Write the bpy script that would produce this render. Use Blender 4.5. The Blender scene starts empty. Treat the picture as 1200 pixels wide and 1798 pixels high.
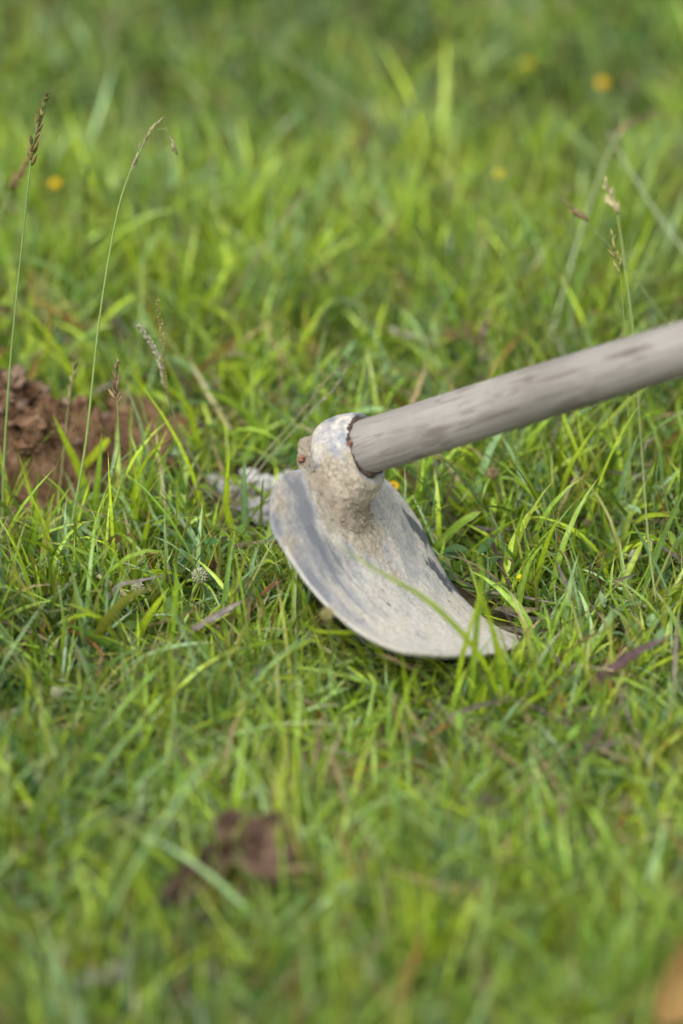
import bpy, math, random
import numpy as np
from mathutils import Vector, Matrix, noise

# ------------------------------------------------------------------ camera, sky, sun, exposure
sc = bpy.context.scene
C = sc.collection
PITCH = math.radians(30.0); RANGE = 1.7
FPX = 85.0 / 36.0 * 1798.0                       # focal length in photograph pixels
FW = np.array([0, math.cos(PITCH), -math.sin(PITCH)]); UP = np.array([0, math.sin(PITCH), math.cos(PITCH)]); RT = np.array([1.0, 0, 0])
CAM = -FW * RANGE
cd = bpy.data.cameras.new('camera'); cam = bpy.data.objects.new('camera', cd); C.objects.link(cam)
cam.location = CAM; cam.rotation_euler = (math.pi / 2 - PITCH, 0, 0)
cd.sensor_fit = 'VERTICAL'; cd.sensor_height = 36.0; cd.sensor_width = 24.0; cd.lens = 85.0
cd.clip_start = 0.05; cd.clip_end = 500
cd.dof.use_dof = True; cd.dof.focus_distance = 1.565; cd.dof.aperture_fstop = 2.2; cd.dof.aperture_blades = 0
sc.camera = cam

SUN_EL, SUN_AZ = math.radians(62), math.radians(-25)   # azimuth measured from -y (behind the camera) towards +x
w = bpy.data.worlds.new('World'); sc.world = w; w.use_nodes = True
nt = w.node_tree; nt.nodes.clear()
sky = nt.nodes.new('ShaderNodeTexSky'); sky.sky_type = 'NISHITA'; sky.sun_disc = False
sky.sun_elevation = SUN_EL; sky.sun_rotation = math.pi - SUN_AZ
sky.air_density = 1.0; sky.dust_density = 4.0; sky.ozone_density = 1.0
hs = nt.nodes.new('ShaderNodeHueSaturation'); hs.inputs['Saturation'].default_value = 0.22
bg = nt.nodes.new('ShaderNodeBackground'); bg.inputs['Strength'].default_value = 0.125
wo = nt.nodes.new('ShaderNodeOutputWorld')
nt.links.new(sky.outputs[0], hs.inputs['Color']); nt.links.new(hs.outputs[0], bg.inputs[0]); nt.links.new(bg.outputs[0], wo.inputs[0])
sd = bpy.data.lights.new('sun', 'SUN'); sd.energy = 1.3; sd.angle = math.radians(60); sd.color = (1.0, 0.98, 0.95)
sun = bpy.data.objects.new('sun', sd); C.objects.link(sun)
sdir = Vector((math.sin(SUN_AZ) * math.cos(SUN_EL), -math.cos(SUN_AZ) * math.cos(SUN_EL), math.sin(SUN_EL)))
sun.rotation_euler = sdir.to_track_quat('Z', 'Y').to_euler()
sc.view_settings.view_transform = 'Standard'; sc.view_settings.look = 'None'
sc.view_settings.exposure = 1.02; sc.view_settings.gamma = 1.0
sc.cycles.use_denoising = True
sc.cycles.max_bounces = 8; sc.cycles.diffuse_bounces = 4; sc.cycles.transmission_bounces = 6

rng = np.random.default_rng(7); random.seed(7)

# ------------------------------------------------------------------ helpers
def ray(px, py):
    return FW + RT * (px - 600) / FPX - UP * (py - 899) / FPX
def at(px, py, z=0.0):
    d = ray(px, py); return CAM + d * ((z - CAM[2]) / d[2])
def on_plane(px, py, y0, lean):                 # point on the upright plane y = y0 + lean*z
    d = ray(px, py); k = (y0 + lean * CAM[2] - CAM[1]) / (d[1] - lean * d[2]); return CAM + d * k
def depth(P): return (np.asarray(P) - CAM) @ FW
def project(P):
    d = P - CAM; z = d @ FW
    return 600 + FPX * (d @ RT) / z, 899 - FPX * (d @ UP) / z, z
def tag(o, label, cat, group=None, kind=None):
    if label: o['label'] = label
    if cat: o['category'] = cat
    if group: o['group'] = group
    if kind: o['kind'] = kind
    return o
def empty(name, loc, label, cat, group=None):
    o = bpy.data.objects.new(name, None); C.objects.link(o); o.location = loc; o.empty_display_size = 0.02
    return tag(o, label, cat, group)
def obj(name, verts, faces, mat, parent=None, cols=None, smooth=True, local=False):
    me = bpy.data.meshes.new(name)
    verts = np.asarray(verts, float)
    if parent is not None and not local:
        verts = verts - np.array(parent.location)
    me.from_pydata([tuple(v) for v in verts], [], [tuple(f) for f in faces]); me.update()
    if smooth: me.polygons.foreach_set('use_smooth', np.ones(len(me.polygons), bool))
    if cols is not None:
        a = me.color_attributes.new('col', 'FLOAT_COLOR', 'POINT')
        cc = np.ones((len(verts), 4), np.float32); cc[:, :3] = cols; a.data.foreach_set('color', cc.ravel())
    me.materials.append(mat)
    o = bpy.data.objects.new(name, me); C.objects.link(o)
    if parent is not None: o.parent = parent
    return o
def catmull(P, n):
    P = np.asarray(P, float)
    if len(P) == 2:
        return P[0] + (P[1] - P[0]) * np.linspace(0, 1, n)[:, None]
    Q = np.vstack([2 * P[0] - P[1], P, 2 * P[-1] - P[-2]])
    L = np.r_[0, np.cumsum(np.linalg.norm(np.diff(P, axis=0), axis=1))]
    out = []
    for s in np.linspace(0, L[-1], n):
        i = min(max(np.searchsorted(L, s, 'right') - 1, 0), len(P) - 2)
        t = (s - L[i]) / (L[i + 1] - L[i] + 1e-12)
        a, b, c, d = Q[i], Q[i + 1], Q[i + 2], Q[i + 3]
        out.append(0.5 * (2 * b + (c - a) * t + (2 * a - 5 * b + 4 * c - d) * t * t + (3 * b - a - 3 * c + d) * t ** 3))
    return np.array(out)
def frames(P):
    T = np.gradient(P, axis=0); T /= np.linalg.norm(T, axis=1)[:, None] + 1e-12
    return T
def tube(P, rad, k=6):
    P = np.asarray(P); n = len(P); rad = np.broadcast_to(rad, (n,)); T = frames(P)
    ref = np.array([0.31, -0.87, 0.38]); A = np.cross(T, ref); A /= np.linalg.norm(A, axis=1)[:, None] + 1e-12; B = np.cross(T, A)
    V = []; Fc = []
    for i in range(n):
        for j in range(k):
            a = 2 * math.pi * j / k; V.append(P[i] + rad[i] * (math.cos(a) * A[i] + math.sin(a) * B[i]))
    for i in range(n - 1):
        for j in range(k):
            Fc.append((i * k + j, i * k + (j + 1) % k, (i + 1) * k + (j + 1) % k, (i + 1) * k + j))
    Fc.append(tuple(range(k))[::-1]); Fc.append(tuple((n - 1) * k + j for j in range(k)))
    return V, Fc
class Bag:
    def __init__(s): s.v = []; s.f = []; s.c = []
    def add(s, V, Fc, col=None):
        o = len(s.v); s.v += [tuple(x) for x in V]; s.f += [tuple(i + o for i in f) for f in Fc]
        if col is not None:
            col = np.asarray(col, float); s.c += [tuple(col)] * len(V) if col.ndim == 1 else [tuple(x) for x in col]
        return s
    def build(s, name, mat, parent=None):
        return obj(name, s.v, s.f, mat, parent, np.array(s.c) if s.c else None)
def spindle(base, d, L, r, k=5):
    d = np.asarray(d, float); d /= np.linalg.norm(d)
    s = np.array([0, .18, .45, .75, 1.0]); return tube(np.asarray(base) + d * L * s[:, None], r * np.array([.35, .9, 1.0, .55, .06]), k)
def blob(c, rad, seed, k=2, amp=.25, freq=1.6, flat=1.0):
    import bmesh
    bm = bmesh.new(); bmesh.ops.create_icosphere(bm, subdivisions=k, radius=1.0)
    V = []; o = Vector((seed * 7.31, seed * 3.17, seed * 1.7))
    for v in bm.verts:
        n = v.co.normalized(); d = 1 + amp * noise.fractal(n * freq + o, 0.8, 2.0, 4)
        V.append((c[0] + n.x * d * rad[0], c[1] + n.y * d * rad[1], c[2] + n.z * d * rad[2] * flat))
    Fc = [tuple(v.index for v in f.verts) for f in bm.faces]; bm.free(); return V, Fc
def sstep(a, b, x):
    t = np.clip((x - a) / (b - a), 0, 1); return t * t * (3 - 2 * t)
def vnoise(x, y, seed=0, n=64):                  # smooth periodic value noise for fields on the ground
    g = np.random.default_rng(seed).random((n, n)); xi = np.floor(x).astype(int); yi = np.floor(y).astype(int)
    fx = x - xi; fy = y - yi; fx = fx * fx * (3 - 2 * fx); fy = fy * fy * (3 - 2 * fy)
    a = g[xi % n, yi % n]; b = g[(xi + 1) % n, yi % n]; c = g[xi % n, (yi + 1) % n]; d = g[(xi + 1) % n, (yi + 1) % n]
    return (a * (1 - fx) + b * fx) * (1 - fy) + (c * (1 - fx) + d * fx) * fy

# ------------------------------------------------------------------ materials
def new_mat(name):
    m = bpy.data.materials.new(name); m.use_nodes = True; t = m.node_tree; t.nodes.clear()
    out = t.nodes.new('ShaderNodeOutputMaterial'); return m, t, out
def N(t, ty, **kw):
    n = t.nodes.new(ty)
    for k, v in kw.items():
        if k in n.inputs: n.inputs[k].default_value = v
        else: setattr(n, k, v)
    return n
def ramp(t, src, stops):
    r = t.nodes.new('ShaderNodeValToRGB'); e = r.color_ramp.elements
    while len(e) < len(stops): e.new(0.5)
    for i, (p, c) in enumerate(stops):
        e[i].position = p; e[i].color = (*c, 1) if len(c) == 3 else c
    t.links.new(src, r.inputs[0]); return r
def mixc(t, fac, a, b, mode='MIX'):
    m = t.nodes.new('ShaderNodeMix'); m.data_type = 'RGBA'; m.blend_type = mode
    for s, i in ((fac, 0), (a, 6), (b, 7)):
        if hasattr(s, 'is_linked') or hasattr(s, 'links'): t.links.new(s, m.inputs[i])
        else: m.inputs[i].default_value = s if i == 0 else (*s, 1)
    return m.outputs[2]
def leaf_mat(name, trans=0.27, rough=0.34, spec=0.55, mott=0.3):
    m, t, out = new_mat(name)
    a = N(t, 'ShaderNodeAttribute', attribute_name='col'); tc = N(t, 'ShaderNodeTexCoord')
    nz = N(t, 'ShaderNodeTexNoise', Scale=260.0, Detail=3.0); t.links.new(tc.outputs['Object'], nz.inputs['Vector'])
    r = ramp(t, nz.outputs[0], [(0.3, (1 - mott,) * 3), (0.7, (1 + mott * .3,) * 3)])
    c = mixc(t, 1.0, a.outputs['Color'], r.outputs[0], 'MULTIPLY')
    p = N(t, 'ShaderNodeBsdfPrincipled', Roughness=rough); p.inputs['Specular IOR Level'].default_value = spec; t.links.new(c, p.inputs['Base Color'])
    tr = N(t, 'ShaderNodeBsdfTranslucent'); tcol = mixc(t, 1.0, c, (1.1, 1.15, 0.6), 'MULTIPLY'); t.links.new(tcol, tr.inputs['Color'])
    mx = N(t, 'ShaderNodeMixShader'); mx.inputs[0].default_value = trans
    t.links.new(p.outputs[0], mx.inputs[1]); t.links.new(tr.outputs[0], mx.inputs[2]); t.links.new(mx.outputs[0], out.inputs[0])
    return m
M_GRASS = leaf_mat('grass_leaf'); M_DRY = leaf_mat('dry_leaf', .2, .7, .2, .5); M_HERB = leaf_mat('herb_leaf', .32, .5, .35, .3)
M_SEED = leaf_mat('seed_husk', .25, .65, .25, .45); M_PETAL = leaf_mat('petal', .3, .6, .2, .1); M_STEM = leaf_mat('grass_stem', .15, .45, .4, .15)

def soil_mat(name, stops, scale=60, bump=.6, rough=.95, vein=None):
    m, t, out = new_mat(name); tc = N(t, 'ShaderNodeTexCoord')
    n1 = N(t, 'ShaderNodeTexNoise', Scale=scale, Detail=8.0, Roughness=.65); t.links.new(tc.outputs['Object'], n1.inputs['Vector'])
    n2 = N(t, 'ShaderNodeTexNoise', Scale=scale * 9, Detail=5.0, Roughness=.7); t.links.new(tc.outputs['Object'], n2.inputs['Vector'])
    ad = N(t, 'ShaderNodeMath', operation='MULTIPLY_ADD'); ad.inputs[1].default_value = .45
    t.links.new(n2.outputs[0], ad.inputs[0]); mu = N(t, 'ShaderNodeMath', operation='MULTIPLY'); mu.inputs[1].default_value = .55
    t.links.new(n1.outputs[0], mu.inputs[0]); t.links.new(mu.outputs[0], ad.inputs[2])
    r = ramp(t, ad.outputs[0], stops)
    p = N(t, 'ShaderNodeBsdfPrincipled', Roughness=rough); p.inputs['Specular IOR Level'].default_value = .15
    b = N(t, 'ShaderNodeBump', Strength=bump, Distance=.003); t.links.new(ad.outputs[0], b.inputs['Height'])
    t.links.new(r.outputs[0], p.inputs['Base Color']); t.links.new(b.outputs[0], p.inputs['Normal']); t.links.new(p.outputs[0], out.inputs[0])
    return m
M_GROUND = soil_mat('ground_soil', [(.3, (.022, .016, .01)), (.48, (.05, .037, .02)), (.56, (.06, .062, .018)), (.7, (.11, .085, .05))], 40)
M_SOIL = soil_mat('clod_soil', [(.28, (.026, .015, .008)), (.42, (.092, .050, .026)), (.52, (.178, .102, .055)), (.64, (.33, .22, .14))], 75, 1.0)
M_SOIL2 = soil_mat('pale_clod_soil', [(.28, (.06, .036, .023)), (.45, (.17, .11, .072)), (.6, (.31, .22, .155))], 90, 1.0)
M_STONE = soil_mat('pale_stone', [(.3, (.28, .27, .25)), (.5, (.48, .47, .45)), (.7, (.62, .61, .59))], 45, .35, .8)
M_STONE2 = soil_mat('grey_stone', [(.3, (.13, .125, .13)), (.5, (.25, .24, .24)), (.7, (.36, .34, .33))], 45, .4, .85)
M_CRUST = soil_mat('mud_crust', [(.28, (.12, .095, .06)), (.43, (.27, .228, .165)), (.56, (.36, .31, .235)), (.72, (.46, .41, .32))], 160, 1.0)

def hoe_steel():
    m, t, out = new_mat('muddy_steel'); tc = N(t, 'ShaderNodeTexCoord')
    a = N(t, 'ShaderNodeAttribute', attribute_name='col')        # r: dried mud film and painted rim light, g: clean dark steel, b: crust
    sp = N(t, 'ShaderNodeSeparateColor'); t.links.new(a.outputs['Color'], sp.inputs[0])
    mp = N(t, 'ShaderNodeMapping'); mp.inputs['Scale'].default_value = (1.0, 2.2, .8); t.links.new(tc.outputs['Object'], mp.inputs[0])
    n1 = N(t, 'ShaderNodeTexNoise', Scale=38.0, Detail=7.0, Roughness=.62); t.links.new(mp.outputs[0], n1.inputs['Vector'])
    n2 = N(t, 'ShaderNodeTexNoise', Scale=420.0, Detail=5.0, Roughness=.7); t.links.new(tc.outputs['Object'], n2.inputs['Vector'])
    n3 = N(t, 'ShaderNodeTexNoise', Scale=16.0, Detail=4.0); t.links.new(tc.outputs['Object'], n3.inputs['Vector'])
    def math_(op, x, y):
        k = N(t, 'ShaderNodeMath', operation=op)
        for i, s in enumerate((x, y)):
            if isinstance(s, (int, float)): k.inputs[i].default_value = s
            else: t.links.new(s, k.inputs[i])
        return k.outputs[0]
    # film and painted rim light cover = mask + noise
    nn = math_('ADD', math_('MULTIPLY', n1.outputs[0], .75), math_('MULTIPLY', n2.outputs[0], .25))
    cov = math_('ADD', sp.outputs[0], math_('MULTIPLY', math_('SUBTRACT', nn, .5), 1.7))
    cr = ramp(t, cov, [(.22, (0, 0, 0)), (.80, (1, 1, 1))])
    steel = ramp(t, n3.outputs[0], [(.3, (.115, .122, .140)), (.7, (.205, .214, .238))])
    film_glint = ramp(t, n2.outputs[0], [(.25, (.30, .292, .272)), (.5, (.435, .427, .402)), (.75, (.55, .542, .515))])
    warm = ramp(t, n1.outputs[0], [(.34, (1.0, .99, .97)), (.62, (1.03, .92, .73))])
    film_glint2 = mixc(t, .6, film_glint.outputs[0], warm.outputs[0], 'MULTIPLY')
    c = mixc(t, cr.outputs[0], steel.outputs[0], film_glint2)
    crust = ramp(t, n2.outputs[0], [(.28, (.17, .135, .09)), (.48, (.34, .295, .22)), (.7, (.45, .40, .31))])
    cm = math_('ADD', sp.outputs[2], math_('MULTIPLY', math_('SUBTRACT', nn, .5), .9))
    cmr = ramp(t, cm, [(.35, (0, 0, 0)), (.6, (1, 1, 1))])
    c = mixc(t, cmr.outputs[0], c, crust.outputs[0])
    mps = N(t, 'ShaderNodeMapping'); mps.inputs['Scale'].default_value = (.12, 1.0, .10); mps.inputs['Rotation'].default_value = (.25, .5, .1); t.links.new(tc.outputs['Object'], mps.inputs[0])
    ns_ = N(t, 'ShaderNodeTexNoise', Scale=900.0, Detail=2.0); t.links.new(mps.outputs[0], ns_.inputs['Vector'])
    sc_ = ramp(t, ns_.outputs[0], [(.30, (.8,) * 3), (.36, (0, 0, 0))])
    c = mixc(t, sc_.outputs[0], c, (.17, .172, .18))
    pv = N(t, 'ShaderNodeTexVoronoi', Scale=170.0); t.links.new(tc.outputs['Object'], pv.inputs['Vector'])
    pr = ramp(t, math_('ADD', pv.outputs[0], math_('MULTIPLY', n2.outputs[0], .5)), [(.30, (.75,) * 3), (.37, (0, 0, 0))])
    c = mixc(t, pr.outputs[0], c, (.20, .155, .11))
    dk = math_('ADD', sp.outputs[1], math_('ADD', math_('MULTIPLY', math_('SUBTRACT', n1.outputs[0], .5), 2.0), math_('MULTIPLY', math_('SUBTRACT', n2.outputs[0], .5), .6)))
    dkr = ramp(t, dk, [(.46, (0, 0, 0)), (.56, (1, 1, 1))])
    dark = ramp(t, n2.outputs[0], [(.3, (.06, .066, .078)), (.7, (.105, .112, .126))])
    c = mixc(t, dkr.outputs[0], c, dark.outputs[0])
    p = N(t, 'ShaderNodeBsdfPrincipled'); p.inputs['Specular IOR Level'].default_value = .4
    t.links.new(c, p.inputs['Base Color'])
    ro = ramp(t, cr.outputs[0], [(0, (.32,) * 3), (1, (.6,) * 3)]); t.links.new(ro.outputs[0], p.inputs['Roughness'])
    h = math_('ADD', math_('MULTIPLY', cov, .35), math_('MULTIPLY', n2.outputs[0], math_('ADD', math_('MULTIPLY', sp.outputs[2], 1.0), .25)))
    n4 = N(t, 'ShaderNodeTexNoise', Scale=1000.0, Detail=4.0, Roughness=.75); t.links.new(tc.outputs['Object'], n4.inputs['Vector'])
    h = math_('ADD', h, math_('MULTIPLY', math_('MULTIPLY', n4.outputs[0], cmr.outputs[0]), 1.1))
    b = N(t, 'ShaderNodeBump', Strength=.6, Distance=.0015); t.links.new(h, b.inputs['Height']); t.links.new(b.outputs[0], p.inputs['Normal'])
    t.links.new(p.outputs[0], out.inputs[0]); return m
M_STEEL = hoe_steel()

def wood_mat():
    m, t, out = new_mat('weathered_wood'); tc = N(t, 'ShaderNodeTexCoord')
    mp = N(t, 'ShaderNodeMapping'); mp.inputs['Scale'].default_value = (.055, 1, 1); t.links.new(tc.outputs['Object'], mp.inputs[0])
    g = N(t, 'ShaderNodeTexNoise', Scale=330.0, Detail=6.0, Roughness=.65, Distortion=.4); t.links.new(mp.outputs[0], g.inputs['Vector'])
    g2 = N(t, 'ShaderNodeTexNoise', Scale=900.0, Detail=3.0); t.links.new(mp.outputs[0], g2.inputs['Vector'])
    mp2 = N(t, 'ShaderNodeMapping'); mp2.inputs['Scale'].default_value = (.35, 1, 1); mp2.inputs['Location'].default_value = (.013, .021, .3); t.links.new(tc.outputs['Object'], mp2.inputs[0])
    bl = N(t, 'ShaderNodeTexNoise', Scale=62.0, Detail=3.0, Roughness=.5); t.links.new(mp2.outputs[0], bl.inputs['Vector'])
    lg = N(t, 'ShaderNodeTexNoise', Scale=14.0, Detail=2.0); t.links.new(tc.outputs['Object'], lg.inputs['Vector'])
    base = ramp(t, g.outputs[0], [(.25, (.180, .166, .147)), (.45, (.232, .217, .195)), (.58, (.256, .241, .219)), (.78, (.31, .295, .27))])
    c = mixc(t, .55, base.outputs[0], ramp(t, lg.outputs[0], [(.35, (.62, .59, .55)), (.65, (1.15, 1.12, 1.08))]).outputs[0], 'MULTIPLY')
    c = mixc(t, ramp(t, g2.outputs[0], [(.33, (.7,) * 3), (.37, (0, 0, 0))]).outputs[0], c, (.13, .10, .08))
    c = mixc(t, ramp(t, bl.outputs[0], [(.58, (0, 0, 0)), (.66, (.55,) * 3)]).outputs[0], c, (.10, .075, .06))
    at_ = N(t, 'ShaderNodeAttribute', attribute_name='col'); sp_ = N(t, 'ShaderNodeSeparateColor'); t.links.new(at_.outputs['Color'], sp_.inputs[0])
    am_ = N(t, 'ShaderNodeMath', operation='MULTIPLY_ADD'); am_.inputs[1].default_value = .7; t.links.new(g.outputs[0], am_.inputs[0]); t.links.new(sp_.outputs[0], am_.inputs[2])
    c = mixc(t, ramp(t, am_.outputs[0], [(.50, (0, 0, 0)), (.95, (.72,) * 3)]).outputs[0], c, (.085, .062, .052))
    mp3 = N(t, 'ShaderNodeMapping'); mp3.inputs['Scale'].default_value = (.03, 1, 1); mp3.inputs['Location'].default_value = (.3, .1, .2); t.links.new(tc.outputs['Object'], mp3.inputs[0])
    ck = N(t, 'ShaderNodeTexNoise', Scale=120.0, Detail=2.0, Distortion=.3); t.links.new(mp3.outputs[0], ck.inputs['Vector'])
    ckr = ramp(t, ck.outputs[0], [(.492, (0, 0, 0)), (.4985, (.75,) * 3), (.5015, (.75,) * 3), (.508, (0, 0, 0))])
    pm = N(t, 'ShaderNodeTexNoise', Scale=30.0, Detail=2.0); t.links.new(tc.outputs['Object'], pm.inputs['Vector'])
    ckm = mixc(t, 1.0, ckr.outputs[0], ramp(t, pm.outputs[0], [(.48, (0, 0, 0)), (.56, (1, 1, 1))]).outputs[0], 'MULTIPLY')
    c = mixc(t, ckm, c, (.07, .055, .045))
    sp2 = N(t, 'ShaderNodeTexNoise', Scale=1500.0, Detail=2.0); t.links.new(tc.outputs['Object'], sp2.inputs['Vector'])
    c = mixc(t, .5, c, ramp(t, sp2.outputs[0], [(.3, (.75,) * 3), (.7, (1.15,) * 3)]).outputs[0], 'MULTIPLY')
    p = N(t, 'ShaderNodeBsdfPrincipled', Roughness=.62); p.inputs['Specular IOR Level'].default_value = .35
    t.links.new(c, p.inputs['Base Color'])
    b = N(t, 'ShaderNodeBump', Strength=.5, Distance=.0016); t.links.new(g.outputs[0], b.inputs['Height']); t.links.new(b.outputs[0], p.inputs['Normal'])
    t.links.new(p.outputs[0], out.inputs[0]); return m
M_WOOD = wood_mat()
def plain_mat(name, col, rough=.8):
    m, t, out = new_mat(name); tc = N(t, 'ShaderNodeTexCoord')
    n = N(t, 'ShaderNodeTexNoise', Scale=300.0, Detail=4.0); t.links.new(tc.outputs['Object'], n.inputs['Vector'])
    r = ramp(t, n.outputs[0], [(.3, tuple(x * .6 for x in col)), (.7, tuple(min(1, x * 1.25) for x in col))])
    p = N(t, 'ShaderNodeBsdfPrincipled', Roughness=rough); t.links.new(r.outputs[0], p.inputs['Base Color']); t.links.new(p.outputs[0], out.inputs[0]); return m
M_BRICK = plain_mat('brick_crumb', (.19, .085, .05)); M_GAP_SHADE = plain_mat('gap_shade_dirt', (.065, .045, .032), .95)

# ------------------------------------------------------------------ ground
HEAP = at(12, 838); HEAP_R = (0.098, 0.062)
BARE = [(at(265, 775), .065, .045), (at(438, 880), .070, .048), (at(20, 960), .05, .025), (at(905, 800), .03, .02)]
def ground_z(x, y):
    return .012 * (vnoise(x * 4 + 9, y * 4 + 3, 1) - .5) + .009 * (vnoise(x * 13, y * 13, 2) - .5) + .005 * (vnoise(x * 41, y * 41, 3) - .5)
ax = np.r_[-60, -25, -10, -5, -3, np.linspace(-2, 2, 190), 3, 5, 10, 25, 60]
ay = np.r_[-40, -12, -5, -2.5, np.linspace(-1.4, 3.4, 230), 4.5, 7, 12, 25, 60]
X, Y = np.meshgrid(ax, ay, indexing='ij'); Z = ground_z(X, Y) * ((abs(X) < 3) & (Y > -2) & (Y < 4))
V = np.stack([X, Y, Z], -1).reshape(-1, 3); n2 = len(ay)
I, J = np.meshgrid(np.arange(len(ax) - 1), np.arange(n2 - 1), indexing='ij'); b = (I * n2 + J).ravel()
Fq = np.stack([b, b + n2, b + n2 + 1, b + 1], -1)
g = obj('ground', V, Fq, M_GROUND); tag(g, 'dark brown soil between the blades of the meadow', 'ground', kind='structure')

# ------------------------------------------------------------------ hoe (local frame: x = handle direction, y = blade width, z = away from blade)
DEP = 1.545; SC = DEP / 1.62
T_, TH, F0, F1, F2, L_, W0, W1, KT, NTP, KB, NB, DISH, D2 = .543, .471, .156, -.087, 1.297, .184, .095, -.026, .043, 4.394, .021, 2.148, -.005, .010
sl = .316; aa = math.sqrt((1 - T_ * T_) / (1 + sl * sl)); H = aa * RT + aa * sl * UP - T_ * FW
Wv = np.cross([0, 0, 1], H); Wv /= np.linalg.norm(Wv); Dv = np.cross(Wv, H); Dv = -Dv if Dv[2] > 0 else Dv
Wv, Dv = Wv * math.cos(TH) + Dv * math.sin(TH), Dv * math.cos(TH) - Wv * math.sin(TH)
HO = CAM + ray(578.3, 805.5) * DEP
ZL = -Dv; YL = np.cross(ZL, H); YS = 1.0 if YL @ Wv > 0 else -1.0
hoe = empty('hoe', HO, 'old garden hoe with mud-caked steel blade and weathered wooden handle, standing in the grass', 'hoe')
hoe.matrix_world = Matrix(((H[0], YL[0], ZL[0], HO[0]), (H[1], YL[1], ZL[1], HO[1]), (H[2], YL[2], ZL[2], HO[2]), (0, 0, 0, 1)))
def loc2w(P): P = np.asarray(P); return HO + P[..., :1] * H + P[..., 1:2] * YL + P[..., 2:3] * ZL
gs = np.linspace(-.1, 1.15, 260); ph_t = F0 + F1 * gs + F2 * gs * gs
cx = np.cumsum(np.cos(ph_t)) * L_ * (gs[1] - gs[0]); cy = np.cumsum(np.sin(ph_t)) * L_ * (gs[1] - gs[0])
cx -= np.interp(0, gs, cx); cy -= np.interp(0, gs, cy)
def blade_surf(u, v):
    """local position and normal of the blade's inner face"""
    st = KT * np.abs(u) ** NTP + .017 * (1 - sstep(.16, .30, np.abs(u))); sb = L_ - KB * np.abs(u) ** NB - .0022 * (vnoise(u * 9 + 20, u * 0 + 3.3, 31) - .5) - .0016 * (vnoise(u * 31 + 20, u * 0 + 1.3, 32) - .5)
    s = (st + (sb - st) * v) / L_
    X = np.interp(s, gs, cx); Yh = np.interp(s, gs, cy); ps = np.interp(s, gs, ph_t)
    wv = u * (W0 + W1 * s); dd = (DISH + D2 * s) * u * u
    X = X - np.sin(ps) * dd + .006; Yh = Yh + np.cos(ps) * dd
    P = np.stack([Yh, YS * wv, -X], -1) * SC
    n = np.stack([np.cos(ps), np.zeros_like(ps), np.sin(ps)], -1)   # towards the handle side
    return P, n, s
NU, NV = 150, 160
uu = np.sin(np.linspace(-1, 1, NU) * math.pi / 2) * .35 + np.linspace(-1, 1, NU) * .65; vv = np.linspace(0, 1, NV)
U, Vv = np.meshgrid(uu, vv, indexing='ij'); P, n, S = blade_surf(U, Vv)
fr = np.zeros(U.shape); fr2 = np.zeros(U.shape); fr3 = np.zeros(U.shape)
for i in range(NU):
    for j in range(NV):
        q = Vector(P[i, j])
        fr[i, j] = noise.fractal(q * 55, .9, 2.1, 5); fr2[i, j] = noise.fractal(q * 210, .8, 2.0, 4); fr3[i, j] = noise.fractal(Vector((q.x * 20 + 5, q.y * 36, q.z * 16)), .9, 2.0, 4)
# where mud lies: crust under the socket, film over the face and as painted light on the near rim, clean steel on the far shoulder and along streaks
crust = np.exp(-((U + .02) / .34) ** 2) * (1 - sstep(.10, .42, Vv)) * 1.05 + .35 * np.exp(-((U - .12 - .25 * Vv) / .16) ** 2) * (1 - sstep(.35, .6, Vv))
crust += .42 * sstep(.55, .9, -U) * (1 - sstep(.15, .45, Vv)) + .3 * np.exp(-((U - .62) / .16) ** 2) * np.exp(-((Vv - .16) / .08) ** 2)
crust = np.clip(crust + .35 * fr, 0, 1)
film_glint = .68 + .25 * sstep(.3, .9, Vv) - .28 * sstep(.2, .75, -U) * (1 - sstep(.5, .95, Vv)) + .2 * fr3 + .22 * fr
dark = np.zeros_like(U)
dark += sstep(.70, .86, U + .22 * fr3) * np.exp(-((Vv - .14) / .08) ** 2) * .66
dark += sstep(.70, .88, U + .2 * fr3 + .25 * fr) * np.exp(-((Vv - .42) / .13) ** 2) * .66
dark += sstep(.955, .99, U + .05 * fr) * (Vv < .75) * .32
film_glint -= .38 * np.exp(-((U + .50 + .12 * Vv + .09 * fr) / .10) ** 2) * (1 - sstep(.12, .6, Vv)) * sstep(.0, .06, Vv)
for a0, a1, wd, st0, st1, am in ((-.60, .10, .013, .12, .95, .60), (-.47, .22, .011, .2, .8, .5), (-.74, -.06, .011, .3, .98, .45), (-.36, .3, .01, .35, .9, .36)):
    film_glint -= .7 * am * np.exp(-((U - a0 - a1 * Vv - .05 * np.sin(Vv * 7 + a0 * 9)) / wd) ** 2) * sstep(st0, st0 + .1, Vv) * (1 - sstep(st1 - .2, st1, Vv))
dark += .7 * np.exp(-((U + .16) / .035) ** 2 - ((Vv - .53) / .018) ** 2)
edge = np.minimum(1 - np.abs(U), np.minimum(Vv, 1 - Vv) * 1.6)
film_glint = np.where((U < -.97) & (Vv > .12), .95, film_glint); crust = np.where((U < -.97), crust * .2, crust)  # near rim set pale: light caught by the edge painted as film
cols = np.clip(np.stack([film_glint, dark, crust], -1), 0, 1)
rel = (.0011 * crust * (1 + 1.2 * fr2 + .6 * fr) + .0003 * fr2 * film_glint) * sstep(0, .05, edge) * (1 - .8 * sstep(.4, .6, dark))
rel += .0005 * fr3 * sstep(0, .1, edge)                          # hammered, slightly dented sheet
thick = .0030 * SC * (.35 + .65 * sstep(0, .035, edge))
top = P + n * rel[..., None]; bot = P - n * thick[..., None]
Vb = np.vstack([top.reshape(-1, 3), bot.reshape(-1, 3)]); K = NU * NV; Fb = []
for i in range(NU - 1):
    for j in range(NV - 1):
        a = i * NV + j; Fb.append((a, a + NV, a + NV + 1, a + 1)); Fb.append((a + K, a + 1 + K, a + NV + 1 + K, a + NV + K))
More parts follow.
